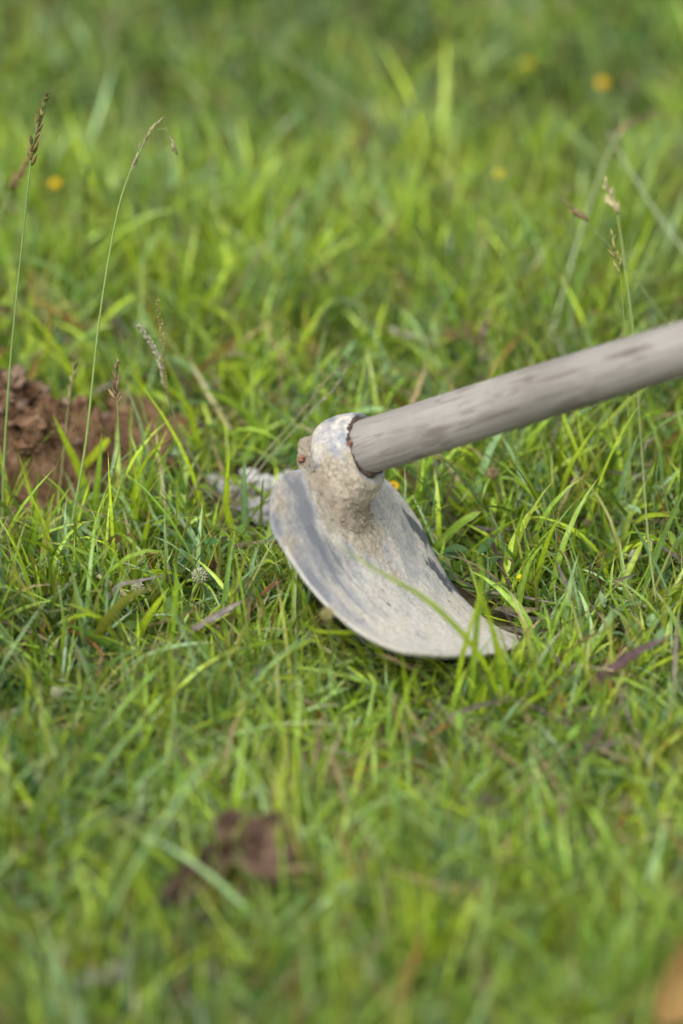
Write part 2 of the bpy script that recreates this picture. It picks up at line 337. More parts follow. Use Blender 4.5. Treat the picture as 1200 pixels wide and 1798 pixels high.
rim = [j for j in range(NV)] + [i * NV + NV - 1 for i in range(1, NU)] + [(NU - 1) * NV + j for j in range(NV - 2, -1, -1)] + [i * NV for i in range(NU - 2, 0, -1)]
for a, c in zip(rim, rim[1:] + rim[:1]): Fb.append((a, c, c + K, a + K))
obj('blade', Vb, Fb, M_STEEL, hoe, np.vstack([cols.reshape(-1, 3)] * 2), local=True)['label'] = 'curved steel blade smeared with dried grey mud'

# socket ring, thickened below into the neck that joins the blade
NA, NH = 220, 96
al = np.linspace(0, 2 * math.pi, NA, endpoint=False)             # 0 = towards the blade (-z)
prof = []                                                         # (h, r, outer weight)
HB, HF = .0008, .0295; RO, RI = .0236, .0186
for k in range(NH):
    q = k / (NH - 1)
    if q < .12: prof.append((HB, RI + (RO - .0022 - RI) * q / .12, q / .12))
    elif q < .86:
        z = (q - .12) / .74; prof.append((HB + (HF - HB) * z, RO - .0022 * max(0, 1 - z / .35) ** 2 - .0031 * max(0, (z - .45) / .55) ** 2.2, 1))
    else: prof.append((HF + .0008 * math.sin(math.pi * (q - .86) / .14) - .002 * ((q - .86) / .14), RO - .0031 - (RO - .0031 - RI) * (q - .86) / .14, 1 - (q - .86) / .14))
Vs = []; Cs = []
for (h, r, wgt) in prof:
    z = (h - HB) / (HF - HB)
    for a in al:
        ad = (a + math.pi) % (2 * math.pi) - math.pi
        neck = .0165 * math.exp(-(abs(ad) / .80) ** 3.0) * (1 - .72 * z ** 1.2) * min(1, wgt * 1.6)
        bulge = .0016 * math.cos(ad * 2 + .6) * wgt
        p = Vector((h, YS * math.sin(ad) * (r + neck + bulge), -math.cos(ad) * (r + neck + bulge)))
        mud = math.exp(-abs((ad + .5 * noise.noise(p * 90)) / 1.75) ** 4) * wgt
        nn_ = noise.fractal(p * 130, .8, 2.0, 5); n3_ = noise.fractal(p * 420, .7, 2.0, 4)
        disp = (.0011 * nn_ + .00035 * n3_ + .0005) * (0.12 + mud) * wgt
        d = Vector((0.35 * z, p.y, p.z)); d = Vector((.25, d.y / (r + .001), d.z / (r + .001))).normalized()
        p = p + d * disp
        Vs.append(tuple(p))
        Cs.append((.42 + .45 * mud + .5 * nn_, 0.0, min(1, max(0, mud * 1.05 - .08 + .25 * nn_))))
Fs = []
for k in range(NH - 1):
    for i in range(NA):
        Fs.append((k * NA + i, (k + 1) * NA + i, (k + 1) * NA + (i + 1) % NA, k * NA + (i + 1) % NA))
for i in range(NA): Fs.append(((NH - 1) * NA + i, i, (i + 1) % NA, (NH - 1) * NA + (i + 1) % NA))
Vs = np.array(Vs) * np.array([1, 1, 1]); obj('socket', Vs, Fs, M_STEEL, hoe, np.clip(np.array(Cs), 0, 1), local=True)['label'] = 'forged steel eye caked with dry mud'
# mud fillet running from the neck down onto the blade face
NFu, NFv = 110, 80; Vf = []; 
for i in range(NFu):
    for j in range(NFv):
        a = i / (NFu - 1) * 2 - 1; bq = j / (NFv - 1)
        u = a * (.25 + .14 * math.sin(math.pi * min(1, bq * 1.2)) - .04 * bq); v = .0 + .235 * bq * (1 - .32 * a * a)
        Pp, nn, _ = blade_surf(np.array([u]), np.array([v])); Pp = Pp[0]; nn = nn[0]
        hgt = .0205 * (1 - abs(a) ** 2.4) * (1 - bq) ** 1.35 + .0006 * (1 - a * a) * (1 - bq) - .0008
        q = Vector(Pp + nn * hgt)
        q += Vector(nn) * (.0011 * noise.fractal(q * 140, .8, 2, 5) + .0005 * noise.fractal(q * 520, .6, 2, 4)) * (1 - abs(a) ** 4) * (1 - bq ** 4)
        Vf.append(tuple(q))
Ff = [(i * NFv + j, (i + 1) * NFv + j, (i + 1) * NFv + j + 1, i * NFv + j + 1) for i in range(NFu - 1) for j in range(NFv - 1)]
obj('mud_fillet', Vf, Ff, M_CRUST, hoe, local=True)['label'] = 'lumpy dried mud packed under the eye'
cb = Bag(); rc = np.random.default_rng(5)
for k in range(300):
    if k < 220: u_ = rc.normal(.0, .2); v_ = abs(rc.normal(.12, .14)); s_ = abs(rc.normal(.0003, .0004)) + .0002
    else: u_ = rc.uniform(-.95, .9); v_ = rc.uniform(.03, .8); s_ = abs(rc.normal(.0002, .0002)) + .00015
    if not (-.95 < u_ < .95 and .05 < v_ < .9): continue
    Pc, nc, _ = blade_surf(np.array([u_]), np.array([v_])); hf = 0.0
    if abs(u_) < .3 and v_ < .2: hf = .0205 * (1 - (abs(u_) / .34) ** 2.4) * (1 - v_ / .235) ** 1.35
    cb.add(*blob(Pc[0] + nc[0] * (hf + s_ * .1), (s_, s_ * rc.uniform(.7, 1.4), s_ * rc.uniform(.7, 1.3)), k, 1, .6, 2))
oc = obj('mud_crumbs', cb.v, cb.f, M_CRUST, hoe, local=True); oc['kind'] = 'stuff'
# wooden handle
NA2 = 96; hs_ = np.r_[np.linspace(-.011, .06, 60), np.linspace(.061, .36, 330), np.linspace(.365, 1.12, 110)]
def handle_hit(px, py, r=.017):                   # where the handle shows at that place: distance along it and angle round it
    d = ray(px, py); dl = np.array([d @ H, d @ YL, d @ ZL]); o = np.array([(CAM - HO) @ H, (CAM - HO) @ YL, (CAM - HO) @ ZL])
    A_, B_, C_ = dl[1] ** 2 + dl[2] ** 2, o[1] * dl[1] + o[2] * dl[2], o[1] ** 2 + o[2] ** 2 - r * r
    k = (-B_ - math.sqrt(max(B_ * B_ - A_ * C_, 0))) / A_; p = o + dl * k; return p[0], math.atan2(p[2], p[1])
STAINS = [(*handle_hit(x_, y_), sh, sa, am) for x_, y_, sh, sa, am in ((1098, 608, .017, .15, .62), (985, 650, .020, .10, .5), (915, 660, .012, .08, .5), (820, 719, .007, .10, .45), (890, 718, .013, .06, .35), (1040, 712, .024, .10, .5), (965, 745, .014, .12, .55),
           (1150, 690, .02, .12, .6), (735, 800, .006, .2, .5), (780, 775, .006, .12, .4), (700, 752, .012, .04, .4), (690, 830, .02, .06, .6), (770, 812, .02, .05, .6), (870, 690, .004, .1, .35), (1020, 650, .006, .1, .35))]
Vh = []; Ch = []
for h in hs_:
    r = .0179 - .0062 * min(max(h, 0), .3) - .0006 * max(h - .3, 0)
    if h < .026: r = min(r, .0184) - .0010
    if h < -.007: r -= .0022 * ((-.007 - h) / .004) ** 2
    if h > 1.11: r -= .004 * ((h - 1.11) / .01) ** 2
    oy = .0016 * math.sin(h * 7 + .5); oz = .0022 * math.sin(h * 5.2) - .0008
    k_ = min(1, max(0, (h - .03) / .08)); oy *= k_; oz *= k_; sg_ = -.0062 * (max(h, 0) / .27) ** 1.4 if h < .27 else -.0062 - .026 * (h - .27); oy += sg_ * float(UP @ YL); oz += sg_ * float(UP @ ZL)
    for i in range(NA2):
        a = 2 * math.pi * i / NA2; q = Vector((h * 6, math.cos(a) * 1.2, math.sin(a) * 1.2))
        st_ = 0
        for h0, a0, sh, sa, am in STAINS:
            if abs(h - h0) < 3 * sh:
                da = (a - a0 + math.pi) % (2 * math.pi) - math.pi; wob = .5 * noise.noise(Vector((h * 160, a * 6, 2)))
                st_ = max(st_, am * math.exp(-abs((h - h0) / sh + .3 * wob) ** 3 - abs(da / sa + wob) ** 3))
        rr = r * (1 + .022 * noise.fractal(q * 1.1, .8, 2, 3) + .012 * math.cos(2 * a + h * 3)) + .00022 * noise.noise(Vector((h * 30, math.cos(a) * 14, math.sin(a) * 14))) - .0005 * st_
        Vh.append((h, oy + rr * math.cos(a), oz + rr * math.sin(a))); Ch.append((st_, 0, 0))
n_h = len(hs_)
Fh = [(k * NA2 + i, k * NA2 + (i + 1) % NA2, (k + 1) * NA2 + (i + 1) % NA2, (k + 1) * NA2 + i) for k in range(n_h - 1) for i in range(NA2)]
Fh.append(tuple(range(NA2))[::-1]); Fh.append(tuple((n_h - 1) * NA2 + i for i in range(NA2)))
obj('handle', Vh, Fh, M_WOOD, hoe, np.array(Ch), local=True)['label'] = 'round weathered grey wooden handle'
# dried mud on the handle end behind the eye, dirt in the gap coloured dark for the gap's shade, brick-red crumbs
cang = math.atan2((CAM - HO) @ ZL, (CAM - HO) @ YL)
Vm = []; nR, nS = 46, 120
for k in range(nR):
    t_ = k / (nR - 1)
    h, r = (.0012 - .0135 * t_ / .6, .0178) if t_ < .6 else (-.0123 - .0014 * math.sin((t_ - .6) / .4 * math.pi / 2), .0178 * math.cos((t_ - .6) / .4 * math.pi / 2) + .0002)
    for i in range(nS):
        a = 2 * math.pi * i / nS; q = Vector((h, r * math.cos(a), r * math.sin(a)))
        d = .0016 * noise.fractal(q * 190, .8, 2, 5) + .0013 * noise.fractal(q * 480, .8, 2, 3)
        da = (a - cang - .12 + math.pi) % (2 * math.pi) - math.pi
        d -= .0042 * math.exp(-((da + 30 * (h + .006) + .35 * noise.noise(q * 300)) / .11) ** 2)
        Vm.append((h - max(0, d) * .2 * (t_ > .6), (r + d) * math.cos(a), (r + d) * math.sin(a)))
Fm = [(k * nS + i, (k + 1) * nS + i, (k + 1) * nS + (i + 1) % nS, k * nS + (i + 1) % nS) for k in range(nR - 1) for i in range(nS)]
Fm.append(tuple((nR - 1) * nS + i for i in range(nS)))
obj('mud_plug', Vm, Fm, M_CRUST, hoe, local=True)['label'] = 'crumbly mud on the handle end'
Vm = []; nS, nT = 200, 10
for i in range(nS):
    a = 2 * math.pi * i / nS
    for j in range(nT):
        b_ = 2 * math.pi * j / nT; q = Vector((math.cos(a) * .0182, math.sin(a) * .0182, b_ * .0006))
        rr = .0016 * max(.2, .75 + 1.3 * noise.fractal(q * 130, .8, 2, 3)) + .0005 * noise.noise(q * 700)
        rad = .0182 + rr * math.cos(b_); Vm.append((.0288 + rr * 1.1 * math.sin(b_), rad * math.cos(a), rad * math.sin(a)))
Fm = [(i * nT + j, ((i + 1) % nS) * nT + j, ((i + 1) % nS) * nT + (j + 1) % nT, i * nT + (j + 1) % nT) for i in range(nS) for j in range(nT)]
obj('gap_shade_dirt', Vm, Fm, M_GAP_SHADE, hoe, local=True)
# crumbs: angle measured so that they face the camera side
camL = np.array([(CAM - HO) @ H, (CAM - HO) @ YL, (CAM - HO) @ ZL]); ca = math.atan2(camL[2], camL[1])
for (h, rr, da, s_) in ((.0296, .0184, -.25, .0016), (-.0085, .0178, -.30, .0020)):
    a = ca + da; obj('brick_crumb', *blob((h, rr * math.cos(a), rr * math.sin(a)), (s_ * 1.3, s_ * 1.1, s_), 91, 3, .9, 2.2), M_BRICK, hoe, local=True)

# ------------------------------------------------------------------ soil heap, clods, stones
heap = empty('soil_heap', HEAP, 'heap of crumbly reddish brown soil dug up beside the tall grass stalks', 'soil heap')
n_ = 170; Vp = []
for i in range(n_):
    for j in range(n_):
        a = (i / (n_ - 1) * 2 - 1); bq = (j / (n_ - 1) * 2 - 1); r2 = math.hypot(a, bq)
        x = HEAP[0] + a * HEAP_R[0] * 1.3; y = HEAP[1] + bq * HEAP_R[1] * 1.25
        q = Vector((x, y, 0)); z = .066 * max(0, 1 - r2 ** 1.6) * (.75 + .5 * math.exp(-((a + .12) / .35) ** 2))
        nn = noise.fractal(q * 26, .8, 2.1, 5); rd = abs(noise.noise(q * 42)) ; cr_ = noise.fractal(q * 85, .7, 2.0, 4); vo_ = noise.voronoi(q * 38)[0]; z += (.030 * nn + .014 * rd + .017 * cr_ + .030 * (vo_[1] - vo_[0] - .3)) * max(0, 1 - r2 ** 3) - .012 * sstep(.85, 1.05, r2)
        Vp.append((x + .006 * noise.noise(q * 60), y + .006 * noise.noise(q * 60 + Vector((5, 5, 5))), z - .004))
Fp = [(i * n_ + j, (i + 1) * n_ + j, (i + 1) * n_ + j + 1, i * n_ + j + 1) for i in range(n_ - 1) for j in range(n_ - 1)]
obj('mound', Vp, Fp, M_SOIL, heap)
Vp = np.array(Vp)
for k in range(340):
    i = random.randrange(len(Vp)); p = Vp[i]
    if math.hypot((p[0] - HEAP[0]) / HEAP_R[0] / 1.45, (p[1] - HEAP[1]) / HEAP_R[1] / 1.2) > 1: continue
    s_ = random.choice([.002, .0025, .003, .003, .004, .005, .006, .008, .011])
    obj('clod', *blob((p[0], p[1], p[2] + s_ * .45), (s_, s_ * random.uniform(.8, 1.2), s_ * random.uniform(.6, .9)), k + 1, 3, .95, 2.1), M_SOIL2 if k % 3 == 0 else M_SOIL, heap)
CL = [((230, 735), .014), ((262, 770), .010), ((205, 765), .012), ((240, 828), .013), ((25, 905), .011), ((60, 912), .009), ((20, 955), .012), ((275, 745), .008), ((250, 752), .016), ((290, 772), .013), ((222, 790), .015), ((315, 765), .011), ((270, 800), .012), ((335, 780), .009)]
for k, ((px, py), s_) in enumerate(CL):
    c = at(px, py); o = obj('soil_clod', *blob((0, 0, s_ * .45), (s_ * 1.2, s_, s_ * .75), k + 40, 3, .4, 1.6), M_SOIL, local=True); o.location = (c[0], c[1], ground_z(c[0], c[1]))
    tag(o, 'loose reddish brown soil clod fallen in the grass around the soil heap', 'soil clod', 'soil clods around the heap')
ST = [((462, 868), .013, M_STONE, 'largest chalky white stone lying on bare soil behind the hoe blade', 1.0), ((443, 892), .0085, M_STONE, 'small rounded white stone in front of the largest chalky stone', .8),
      ((398, 868), .010, M_STONE, 'pale stone half hidden by grass blades, farthest from the hoe blade', .9), ((458, 915), .0105, M_STONE2, 'grey stone standing upright between white stones and hoe blade', 1.3),
      ((484, 920), .010, M_STONE2, 'grey stone touching the shaded back of the hoe blade', .9), ((425, 862), .008, M_STONE2, 'dull grey pebble behind the white stones', .8), ((503, 842), .007, M_STONE, 'pale pebble in the grass just left of the muddy handle end', .9),
      ((422, 888), .008, M_STONE, 'flat white stone fragment under the leaning brown stalk', .6), ((380, 850), .007, M_STONE, 'small white fragment at the far end of the stone scatter', .7), ((440, 850), .009, M_STONE, 'angular white stone just behind the largest chalky one', 1.0), ((415, 898), .007, M_STONE2, 'grey chip of stone lying between the two pale stones', .8), ((492, 880), .008, M_STONE2, 'dark grey stone between the largest white stone and the hoe blade', .8)]
for k, ((px, py), s_, m_, lab, up_) in enumerate(ST):
    c = at(px, py); s_ *= .8; o = obj('stone', *blob((0, 0, s_ * .9 * up_), (s_ * 1.15, s_ * .9, s_ * up_ * .8), k + 70, 3, .75, 1.3), m_, local=True); o.location = (c[0], c[1], ground_z(c[0], c[1])); o.rotation_euler.z = k * .9
    tag(o, lab, 'stone', 'stones on the bare soil')

# ------------------------------------------------------------------ single leaves, stalks, flowers and litter that can be told apart
PAL = {'lime': (.265, .355, .018), 'fresh': (.182, .285, .026), 'mid': (.110, .198, .028), 'deep': (.034, .088, .018), 'blue': (.165, .265, .115), 'olive': (.17, .18, .025),
       'tan': (.36, .27, .14), 'straw': (.42, .36, .20), 'rust': (.31, .145, .05), 'grey': (.26, .22, .19), 'purple': (.13, .075, .08)}
for k_ in PAL: PAL[k_] = np.array(PAL[k_]) * (1.22 if k_ in ('lime', 'fresh', 'mid', 'deep', 'blue', 'olive') else .85)


MASK = np.full((460, 310), -9.0)                 # depth of the single plants, so that the meadow does not bury them
def note(P, r_px, dz=0.0):
    P = np.atleast_2d(P); x, y, z = project(P)
    for a, b, c in zip(x, y, z):
        i0, i1 = int((b - r_px) // 4), int((b + r_px) // 4) + 1; j0, j1 = int((a - r_px) // 4), int((a + r_px) // 4) + 1
        i0 = max(i0, 0); j0 = max(j0, 0)
        if i1 > i0 and j1 > j0 and i0 < 460 and j0 < 310: MASK[i0:i1, j0:j1] = np.maximum(MASK[i0:i1, j0:j1], c - dz)
def pts3(px, lean=0.0, base=None):
    """pixel path -> 3-D path; the first pixel is on the ground (or at height base), the rest on an upright leaning plane"""
    p0 = at(*px[0], base or 0.0); y0 = p0[1] - lean * p0[2]
    return np.array([p0] + [on_plane(x, y, y0, lean) for x, y in px[1:]])
def ribbon(P, wid, fold=.25, roll=0.0, twist=0.0, prof=None, n=16):
    Q = catmull(P, n); T = frames(Q); s = np.linspace(0, 1, n); view = Q - CAM; view /= np.linalg.norm(view, axis=1)[:, None]
    sd = np.cross(T, view); sd /= np.linalg.norm(sd, axis=1)[:, None] + 1e-9; nm = np.cross(sd, T)
    a = roll + twist * s; s2 = sd * np.cos(a)[:, None] + nm * np.sin(a)[:, None]; n2 = nm * np.cos(a)[:, None] - sd * np.sin(a)[:, None]
    wp = np.interp(s, *(prof or ([0, .12, .35, .6, .85, 1], [.55, .8, 1.0, .88, .45, .02]))) * wid * .5
    V = []; Fc = []
    for i in range(n):
        for u in (-1, -.45, 0, .45, 1):
            V.append(Q[i] + s2[i] * u * wp[i] + n2[i] * (abs(u) * fold * wp[i]))
    for i in range(n - 1):
        for j in range(4): Fc.append((i * 5 + j, i * 5 + j + 1, (i + 1) * 5 + j + 1, (i + 1) * 5 + j))
    return V, Fc, s
def leaf_cols(s, c, tip=None, tf=.0, base=None):
    out = []
    for t in s:
        k = c * (1 + .08 * math.sin(t * 9))
        if tip is not None: f = sstep(1 - tf, 1, t) if tf > 0 else 0; k = k * (1 - f) + tip * f
        if base is not None: f = 1 - sstep(0, .25, t); k = k * (1 - f) + base * f
        for u in (.94, 1.0, 1.2, 1.0, .94): out.append(k * u)
    return np.array(out)
def hero_leaf(name, px, wpx, col, label, cat='grass blade', group='single grass blades', lean=0.0, roll=.3, twist=.4, tip=None, tf=.0, mat=None, fold=.25, base=None, prof=None, note_=True):
    P_ = pts3(px, lean, base); wid = wpx * depth(P_[len(P_) // 2]) / FPX
    V, Fc, s = ribbon(P_, wid, fold, roll, twist, prof); o0 = P_[0]
    o = obj(name, np.array(V) - o0, Fc, mat or M_GRASS, None, leaf_cols(s, PAL[col] if isinstance(col, str) else np.array(col), PAL[tip] if tip else None, tf)); o.location = o0
    tag(o, label, cat, group)
    if note_: note(catmull(P_, 14)[5:], wpx * .5)
hero = [
 ([(160, 905), (140, 830), (112, 770), (93, 727)], 17, 'lime', 'pointed lime grass blade leaning left in front of the soil heap', {}),
 ([(100, 868), (140, 825), (172, 790), (192, 770)], 17, (.30, .37, .012), 'broad yellow-green grass blade slanting across the soil heap', dict(prof=([0, .1, .9, 1], [.7, .9, 1, .5]))),
 ([(170, 945), (168, 880), (174, 815), (179, 758)], 14, 'fresh', 'upright grass blade beside the broad yellow-green blade at the heap', {}),
 ([(232, 980), (236, 920), (240, 860), (234, 812)], 12, 'lime', 'upright lime grass blade with bent tip at the foot of the brown seed stalk', {}),
 ([(243, 990), (252, 950), (260, 915), (262, 890)], 12, 'lime', 'short lime grass blade with rusty edge near the white sedge heads', dict(tip='rust', tf=.4)),
 ([(352, 930), (330, 880), (312, 835), (299, 806)], 15, 'mid', 'olive green grass blade with brown frayed tip behind the sedge heads', dict(tip='tan', tf=.2)),
 ([(432, 985), (400, 905), (398, 850), (404, 786)], 14, 'lime', 'narrow upright grass blade in front of the pale stones', {}),
 ([(432, 960), (430, 900), (428, 850), (431, 800)], 15, 'blue', 'broad pale green grass blade standing before the largest white stone', {}),
 ([(365, 1000), (330, 960), (295, 930), (262, 920)], 14, 'blue', 'pale bluish grass blade arching left above the white sedge heads', {}),
 ([(40, 1010), (50, 975), (60, 935), (66, 915)], 20, 'fresh', 'broad fresh grass blade leaning right below the soil heap', {}),
 ([(85, 1080), (75, 1030), (60, 990), (50, 970)], 22, 'olive', 'broad olive grass blade with brown rotting edge below the soil heap', dict(tip='rust', tf=.15)),
 ([(900, 1300), (850, 1165), (760, 1062), (665, 1004), (577, 946)], 12, 'lime', 'lime grass blade arching across the muddy face of the hoe', dict(lean=-.05)),
 ([(700, 1215), (650, 1120), (600, 1112), (555, 1108), (520, 1085)], 14, 'lime', 'curled lime grass blade just below the hoe rim', dict(lean=-.3)),
 ([(822, 1285), (830, 1180), (838, 1090), (846, 1000), (822, 940)], 13, 'fresh', 'tall grass blade rising in front of the hoe tip', dict(lean=.05)),
 ([(795, 1280), (806, 1180), (820, 1120), (838, 1060), (850, 1010)], 11, 'lime', 'short lime grass blade in front of the hoe tip', {}),
 ([(905, 1285), (885, 1180), (872, 1130), (850, 1060), (822, 985)], 12, 'lime', 'lime grass blade leaning left over the hoe tip', {}),
 ([(735, 1000), (775, 950), (812, 915), (845, 898)], 17, 'fresh', 'broad grass blade slanting up to the right behind the hoe edge', dict(prof=([0, .1, .9, 1], [.8, 1, .95, .1]))),
 ([(905, 935), (860, 918), (800, 890), (776, 848)], 13, 'lime', 'bright grass blade pointing up left behind the hoe', {}),
 ([(905, 1105), (913, 1040), (930, 985), (958, 950)], 16, 'fresh', 'arched grass blade beside the tiny yellow star flower', dict(roll=.5)),
 ([(885, 1050), (884, 1010), (888, 980), (887, 958)], 13, 'fresh', 'short pointed grass blade between hoe edge and tiny yellow flower', {}),
 ([(1180, 1090), (1165, 1030), (1140, 970), (1106, 910)], 13, 'blue', 'long bluish grass blade leaning left beside the thin bare stem', {}),
 ([(1050, 985), (1075, 960), (1100, 940), (1120, 925)], 11, 'fresh', 'grass blade slanting right above the curled rust coloured blade', {}),
 ([(990, 930), (985, 880), (1000, 820), (1048, 745)], 11, 'lime', 'tall curved grass blade under the handle, tip leaning right', {}),
 ([(975, 905), (972, 850), (965, 800), (952, 755)], 11, 'fresh', 'upright grass blade under the handle, tip leaning left', {}),
 ([(1062, 880), (1075, 850), (1082, 820), (1085, 800)], 11, 'fresh', 'short pointed blade between the round sedge head and the thin stems', {}),
 ([(75, 1215), (105, 1165), (110, 1120), (108, 1095)], 13, 'fresh', 'bent pale grass blade with folded top near the hoe-side clearing', dict(lean=-.1)),
 ([(240, 1150), (190, 1130), (150, 1110), (115, 1096)], 22, 'mid', 'wide dark grass blade lying bent to the left', dict(lean=-.2, base=.02)),
 ([(230, 1160), (245, 1110), (268, 1070), (298, 1030)], 18, 'lime', 'blurred bright lime blade leaning right below the sedge heads', dict(lean=-.2)),
 ([(372, 585 + 230), (345, 770), (330, 715), (278, 665)], 14, 'lime', 'blurred lime blade behind the forked seed stalk', {}),
 ([(480, 800), (440, 735), (400, 705), (350, 680)], 18, 'fresh', 'blurred broad blade arching left behind the hoe socket', {}),
]
for px, wp_, col, lab, kw in hero:
    hero_leaf('grass_blade', px, wp_, col, lab, **kw)
dead = [
 ([(318, 1118), (350, 1098), (385, 1078), (425, 1055)], 15, 'grey', 'flat grey-purple dead leaf blade lying left of the hoe', dict(base=.03, prof=([0, .2, .7, 1], [.2, .8, 1, .3]))),
 ([(1035, 1200), (1080, 1170), (1115, 1145), (1180, 1115)], 19, 'purple', 'dark purple-brown dead leaf lying right of the hoe tip', dict(base=.03, prof=([0, .1, .6, 1], [.4, 1, .9, .1]))),
 ([(430, 1110), (445, 1065), (465, 1040), (505, 1012)], 9, 'rust', 'curved orange dry grass blade beside the hoe rim', dict(tip='purple', tf=.4)),
 ([(425, 1125), (440, 1075), (470, 1030), (496, 1020)], 6, 'rust', 'thin rust coloured dry blade next to the hoe rim', {}),
 ([(1090, 1045), (1055, 1015), (1050, 985), (1065, 960)], 7, 'rust', 'curled rust coloured dry blade right of the hoe', {}),
 ([(1085, 965), (1075, 935), (1068, 915), (1062, 898)], 11, 'rust', 'dark red dry blade tip standing right of the round sedge head', dict(tip='purple', tf=.4)),
 ([(735, 745), (715, 722), (700, 705), (672, 685)], 9, 'rust', 'reddish dry blade sticking up behind the wooden handle', {}),
 ([(760, 860), (725, 845), (712, 832), (690, 815)], 8, 'rust', 'reddish dry blade lying under the handle beside the socket', {}),
 ([(78, 1125), (74, 1110), (76, 1100), (80, 1090)], 10, 'rust', 'tiny orange leaf scrap in the shade below the soil heap', dict(base=.02)),
 ([(175, 1075), (205, 1030), (240, 1020), (290, 1010)], 9, 'grey', 'thin grey-purple dead blade behind the white sedge heads', dict(base=.03)),
 ([(25, 1240), (26, 1215), (28, 1195), (29, 1185)], 11, 'straw', 'pale straw coloured leaf tip standing in blurred foreground grass', {}),
 ([(1000, 1510), (1008, 1480), (1015, 1455), (1012, 1440)], 26, 'grey', 'blurred pale grey dead leaf standing in the foreground grass', dict(lean=-.1)),
]
for px, wp_, col, lab, kw in dead:
    hero_leaf('dry_leaf_blade', px, wp_, col, lab, 'dry leaf', 'dry leaves', mat=M_DRY, **kw)

# seed stalks
def stalk(px, head_px, label, stem_c, head_c, head_w=9, lean=0.0, r0=.0011, style='spike', group='tall grass seed stalks', cat='grass stalk', dens=1.0, base=None, extra=None):
    full = pts3(list(px) + list(head_px)[1:] if px[-1] == head_px[0] else list(px) + list(head_px), lean, base)
    nst = len(px); P_ = full[:nst]; hp = full[nst - 1:] if px[-1] == head_px[0] else full[nst:]
    root = empty('seed_stalk', P_[0], label, cat, group); rs = np.random.default_rng(len(label) * 7 + int(px[0][0]))
    note(catmull(full, 60)[14:], 4); note(catmull(hp, 12), head_w * .6); Q = catmull(full, 40); ns = int(40 * (nst / len(full))) + 2
    cst = np.array(stem_c); b = Bag(); rr = np.linspace(r0 * .75, r0 * .38, 40); V, Fc = tube(Q, rr); b.add(V, Fc, cst); b.build('stem', M_STEM, root)
    hq = catmull(hp, 30); T = frames(hq); L = np.linalg.norm(hp[-1] - hp[0]); mpp = depth(hp[0]) / FPX; b = Bag()
    nsp = int(max(14, L / .0016 * dens)); hc = np.array(head_c)
    for k in range(nsp):
        t = (k + .5) / nsp; i = min(29, int(t * 29)); p = hq[i]; d = T[i]
        v = rs.normal(0, 1, 3); v -= (v @ d) * d; v /= np.linalg.norm(v) + 1e-9
        if style == 'spike': dd = d + v * rs.uniform(.25, .65); ln = head_w * mpp * rs.uniform(1.1, 2.0) * (1 - .45 * t); r = ln * .16
        elif style == 'rod': dd = d + v * .75; ln = head_w * mpp * .8; r = ln * .33
        else: dd = d + v * rs.uniform(.12, .42); ln = head_w * mpp * rs.uniform(1.0, 2.0); r = ln * .13
        V, Fc = spindle(p + v * r * .4, dd, ln, r); b.add(V, Fc, hc * rs.uniform(.65, 1.3))
        if style == 'spike' and rs.random() < .4:                     # awn
            tp = p + dd / np.linalg.norm(dd) * ln; V, Fc = tube([tp, tp + (dd + v * .2) / np.linalg.norm(dd) * ln * .6], [.00018, .00006], 3); b.add(V, Fc, hc * 1.1)
    b.build('seed_head', M_SEED, root)
    if extra:
        e = np.array([on_plane(x, y, P_[0][1] - lean * P_[0][2], lean) for x, y in extra]); b = Bag(); V, Fc = tube(catmull(e[:3], 8), .0002, 4); b.add(V, Fc, hc)
        for k in range(6):
            d = e[-1] - e[-2]; d = d / np.linalg.norm(d) + rs.normal(0, .16, 3); V, Fc = spindle(e[2] + (e[-1] - e[2]) * k / 8, d, .0065, .0010); b.add(V, Fc, hc * rs.uniform(.6, 1.1))
        b.build('drooping_spikelet', M_SEED, root)
    return root
TAN = (.40, .33, .18); OLV = (.22, .21, .05); BRN = (.30, .19, .10); GST = (.26, .36, .10)
stalk([(112, 1010), (130, 900), (152, 770), (175, 560), (205, 380), (230, 300)], [(230, 300), (245, 268), (262, 236), (280, 212)], 'tallest thin seed stalk with drooping side spikelet in front of the soil heap', GST, (.42, .38, .2), 10, .2, .0013, 'loose', extra=[(276, 228), (292, 226), (299, 238), (312, 270)])
stalk([(2, 985), (8, 800), (20, 620), (40, 420), (54, 290)], [(54, 290), (62, 235), (72, 200), (85, 162)], 'tall seed stalk with dark olive spike at the left of the soil heap', (.2, .3, .09), (.2, .17, .05), 13, .2, .0013, 'spike', dens=1.6)
stalk([(-60, 760), (-30, 520), (0, 385), (20, 335)], [(20, 335), (38, 300), (52, 275), (66, 250)], 'blurred tan seed spike crossing behind the dark olive spike', (.26, .34, .12), (.36, .26, .11), 14, .2, .0012, 'spike', dens=1.5)
stalk([(100, 910), (105, 860), (112, 790), (120, 715)], [(120, 715), (124, 690), (128, 665), (131, 640)], 'short straw coloured seed stalk standing before the soil heap', (.35, .34, .14), TAN, 10, .1, .0009, 'loose', dens=.8)
stalk([(230, 985), (222, 900), (213, 820), (206, 708)], [(206, 708), (204, 685), (203, 660), (207, 630)], 'seed stalk with small reddish brown head right of the tallest stalk', (.25, .33, .12), (.36, .24, .14), 13, .1, .0009, 'spike')
stalk([(425, 930), (395, 890), (330, 790), (290, 680)], [(290, 680), (283, 640), (265, 602), (243, 570)], 'forked stalk with a pale grey finger of seeds bent left', (.2, .2, .1), (.50, .47, .34), 9, .15, .0009, 'rod', dens=2.2)
stalk([(430, 935), (398, 893), (334, 793), (292, 690)], [(292, 690), (289, 640), (284, 580), (277, 525)], 'forked stalk with an upright olive finger of seeds', (.2, .2, .1), (.33, .31, .08), 8, .15, .0008, 'rod', dens=2.0)
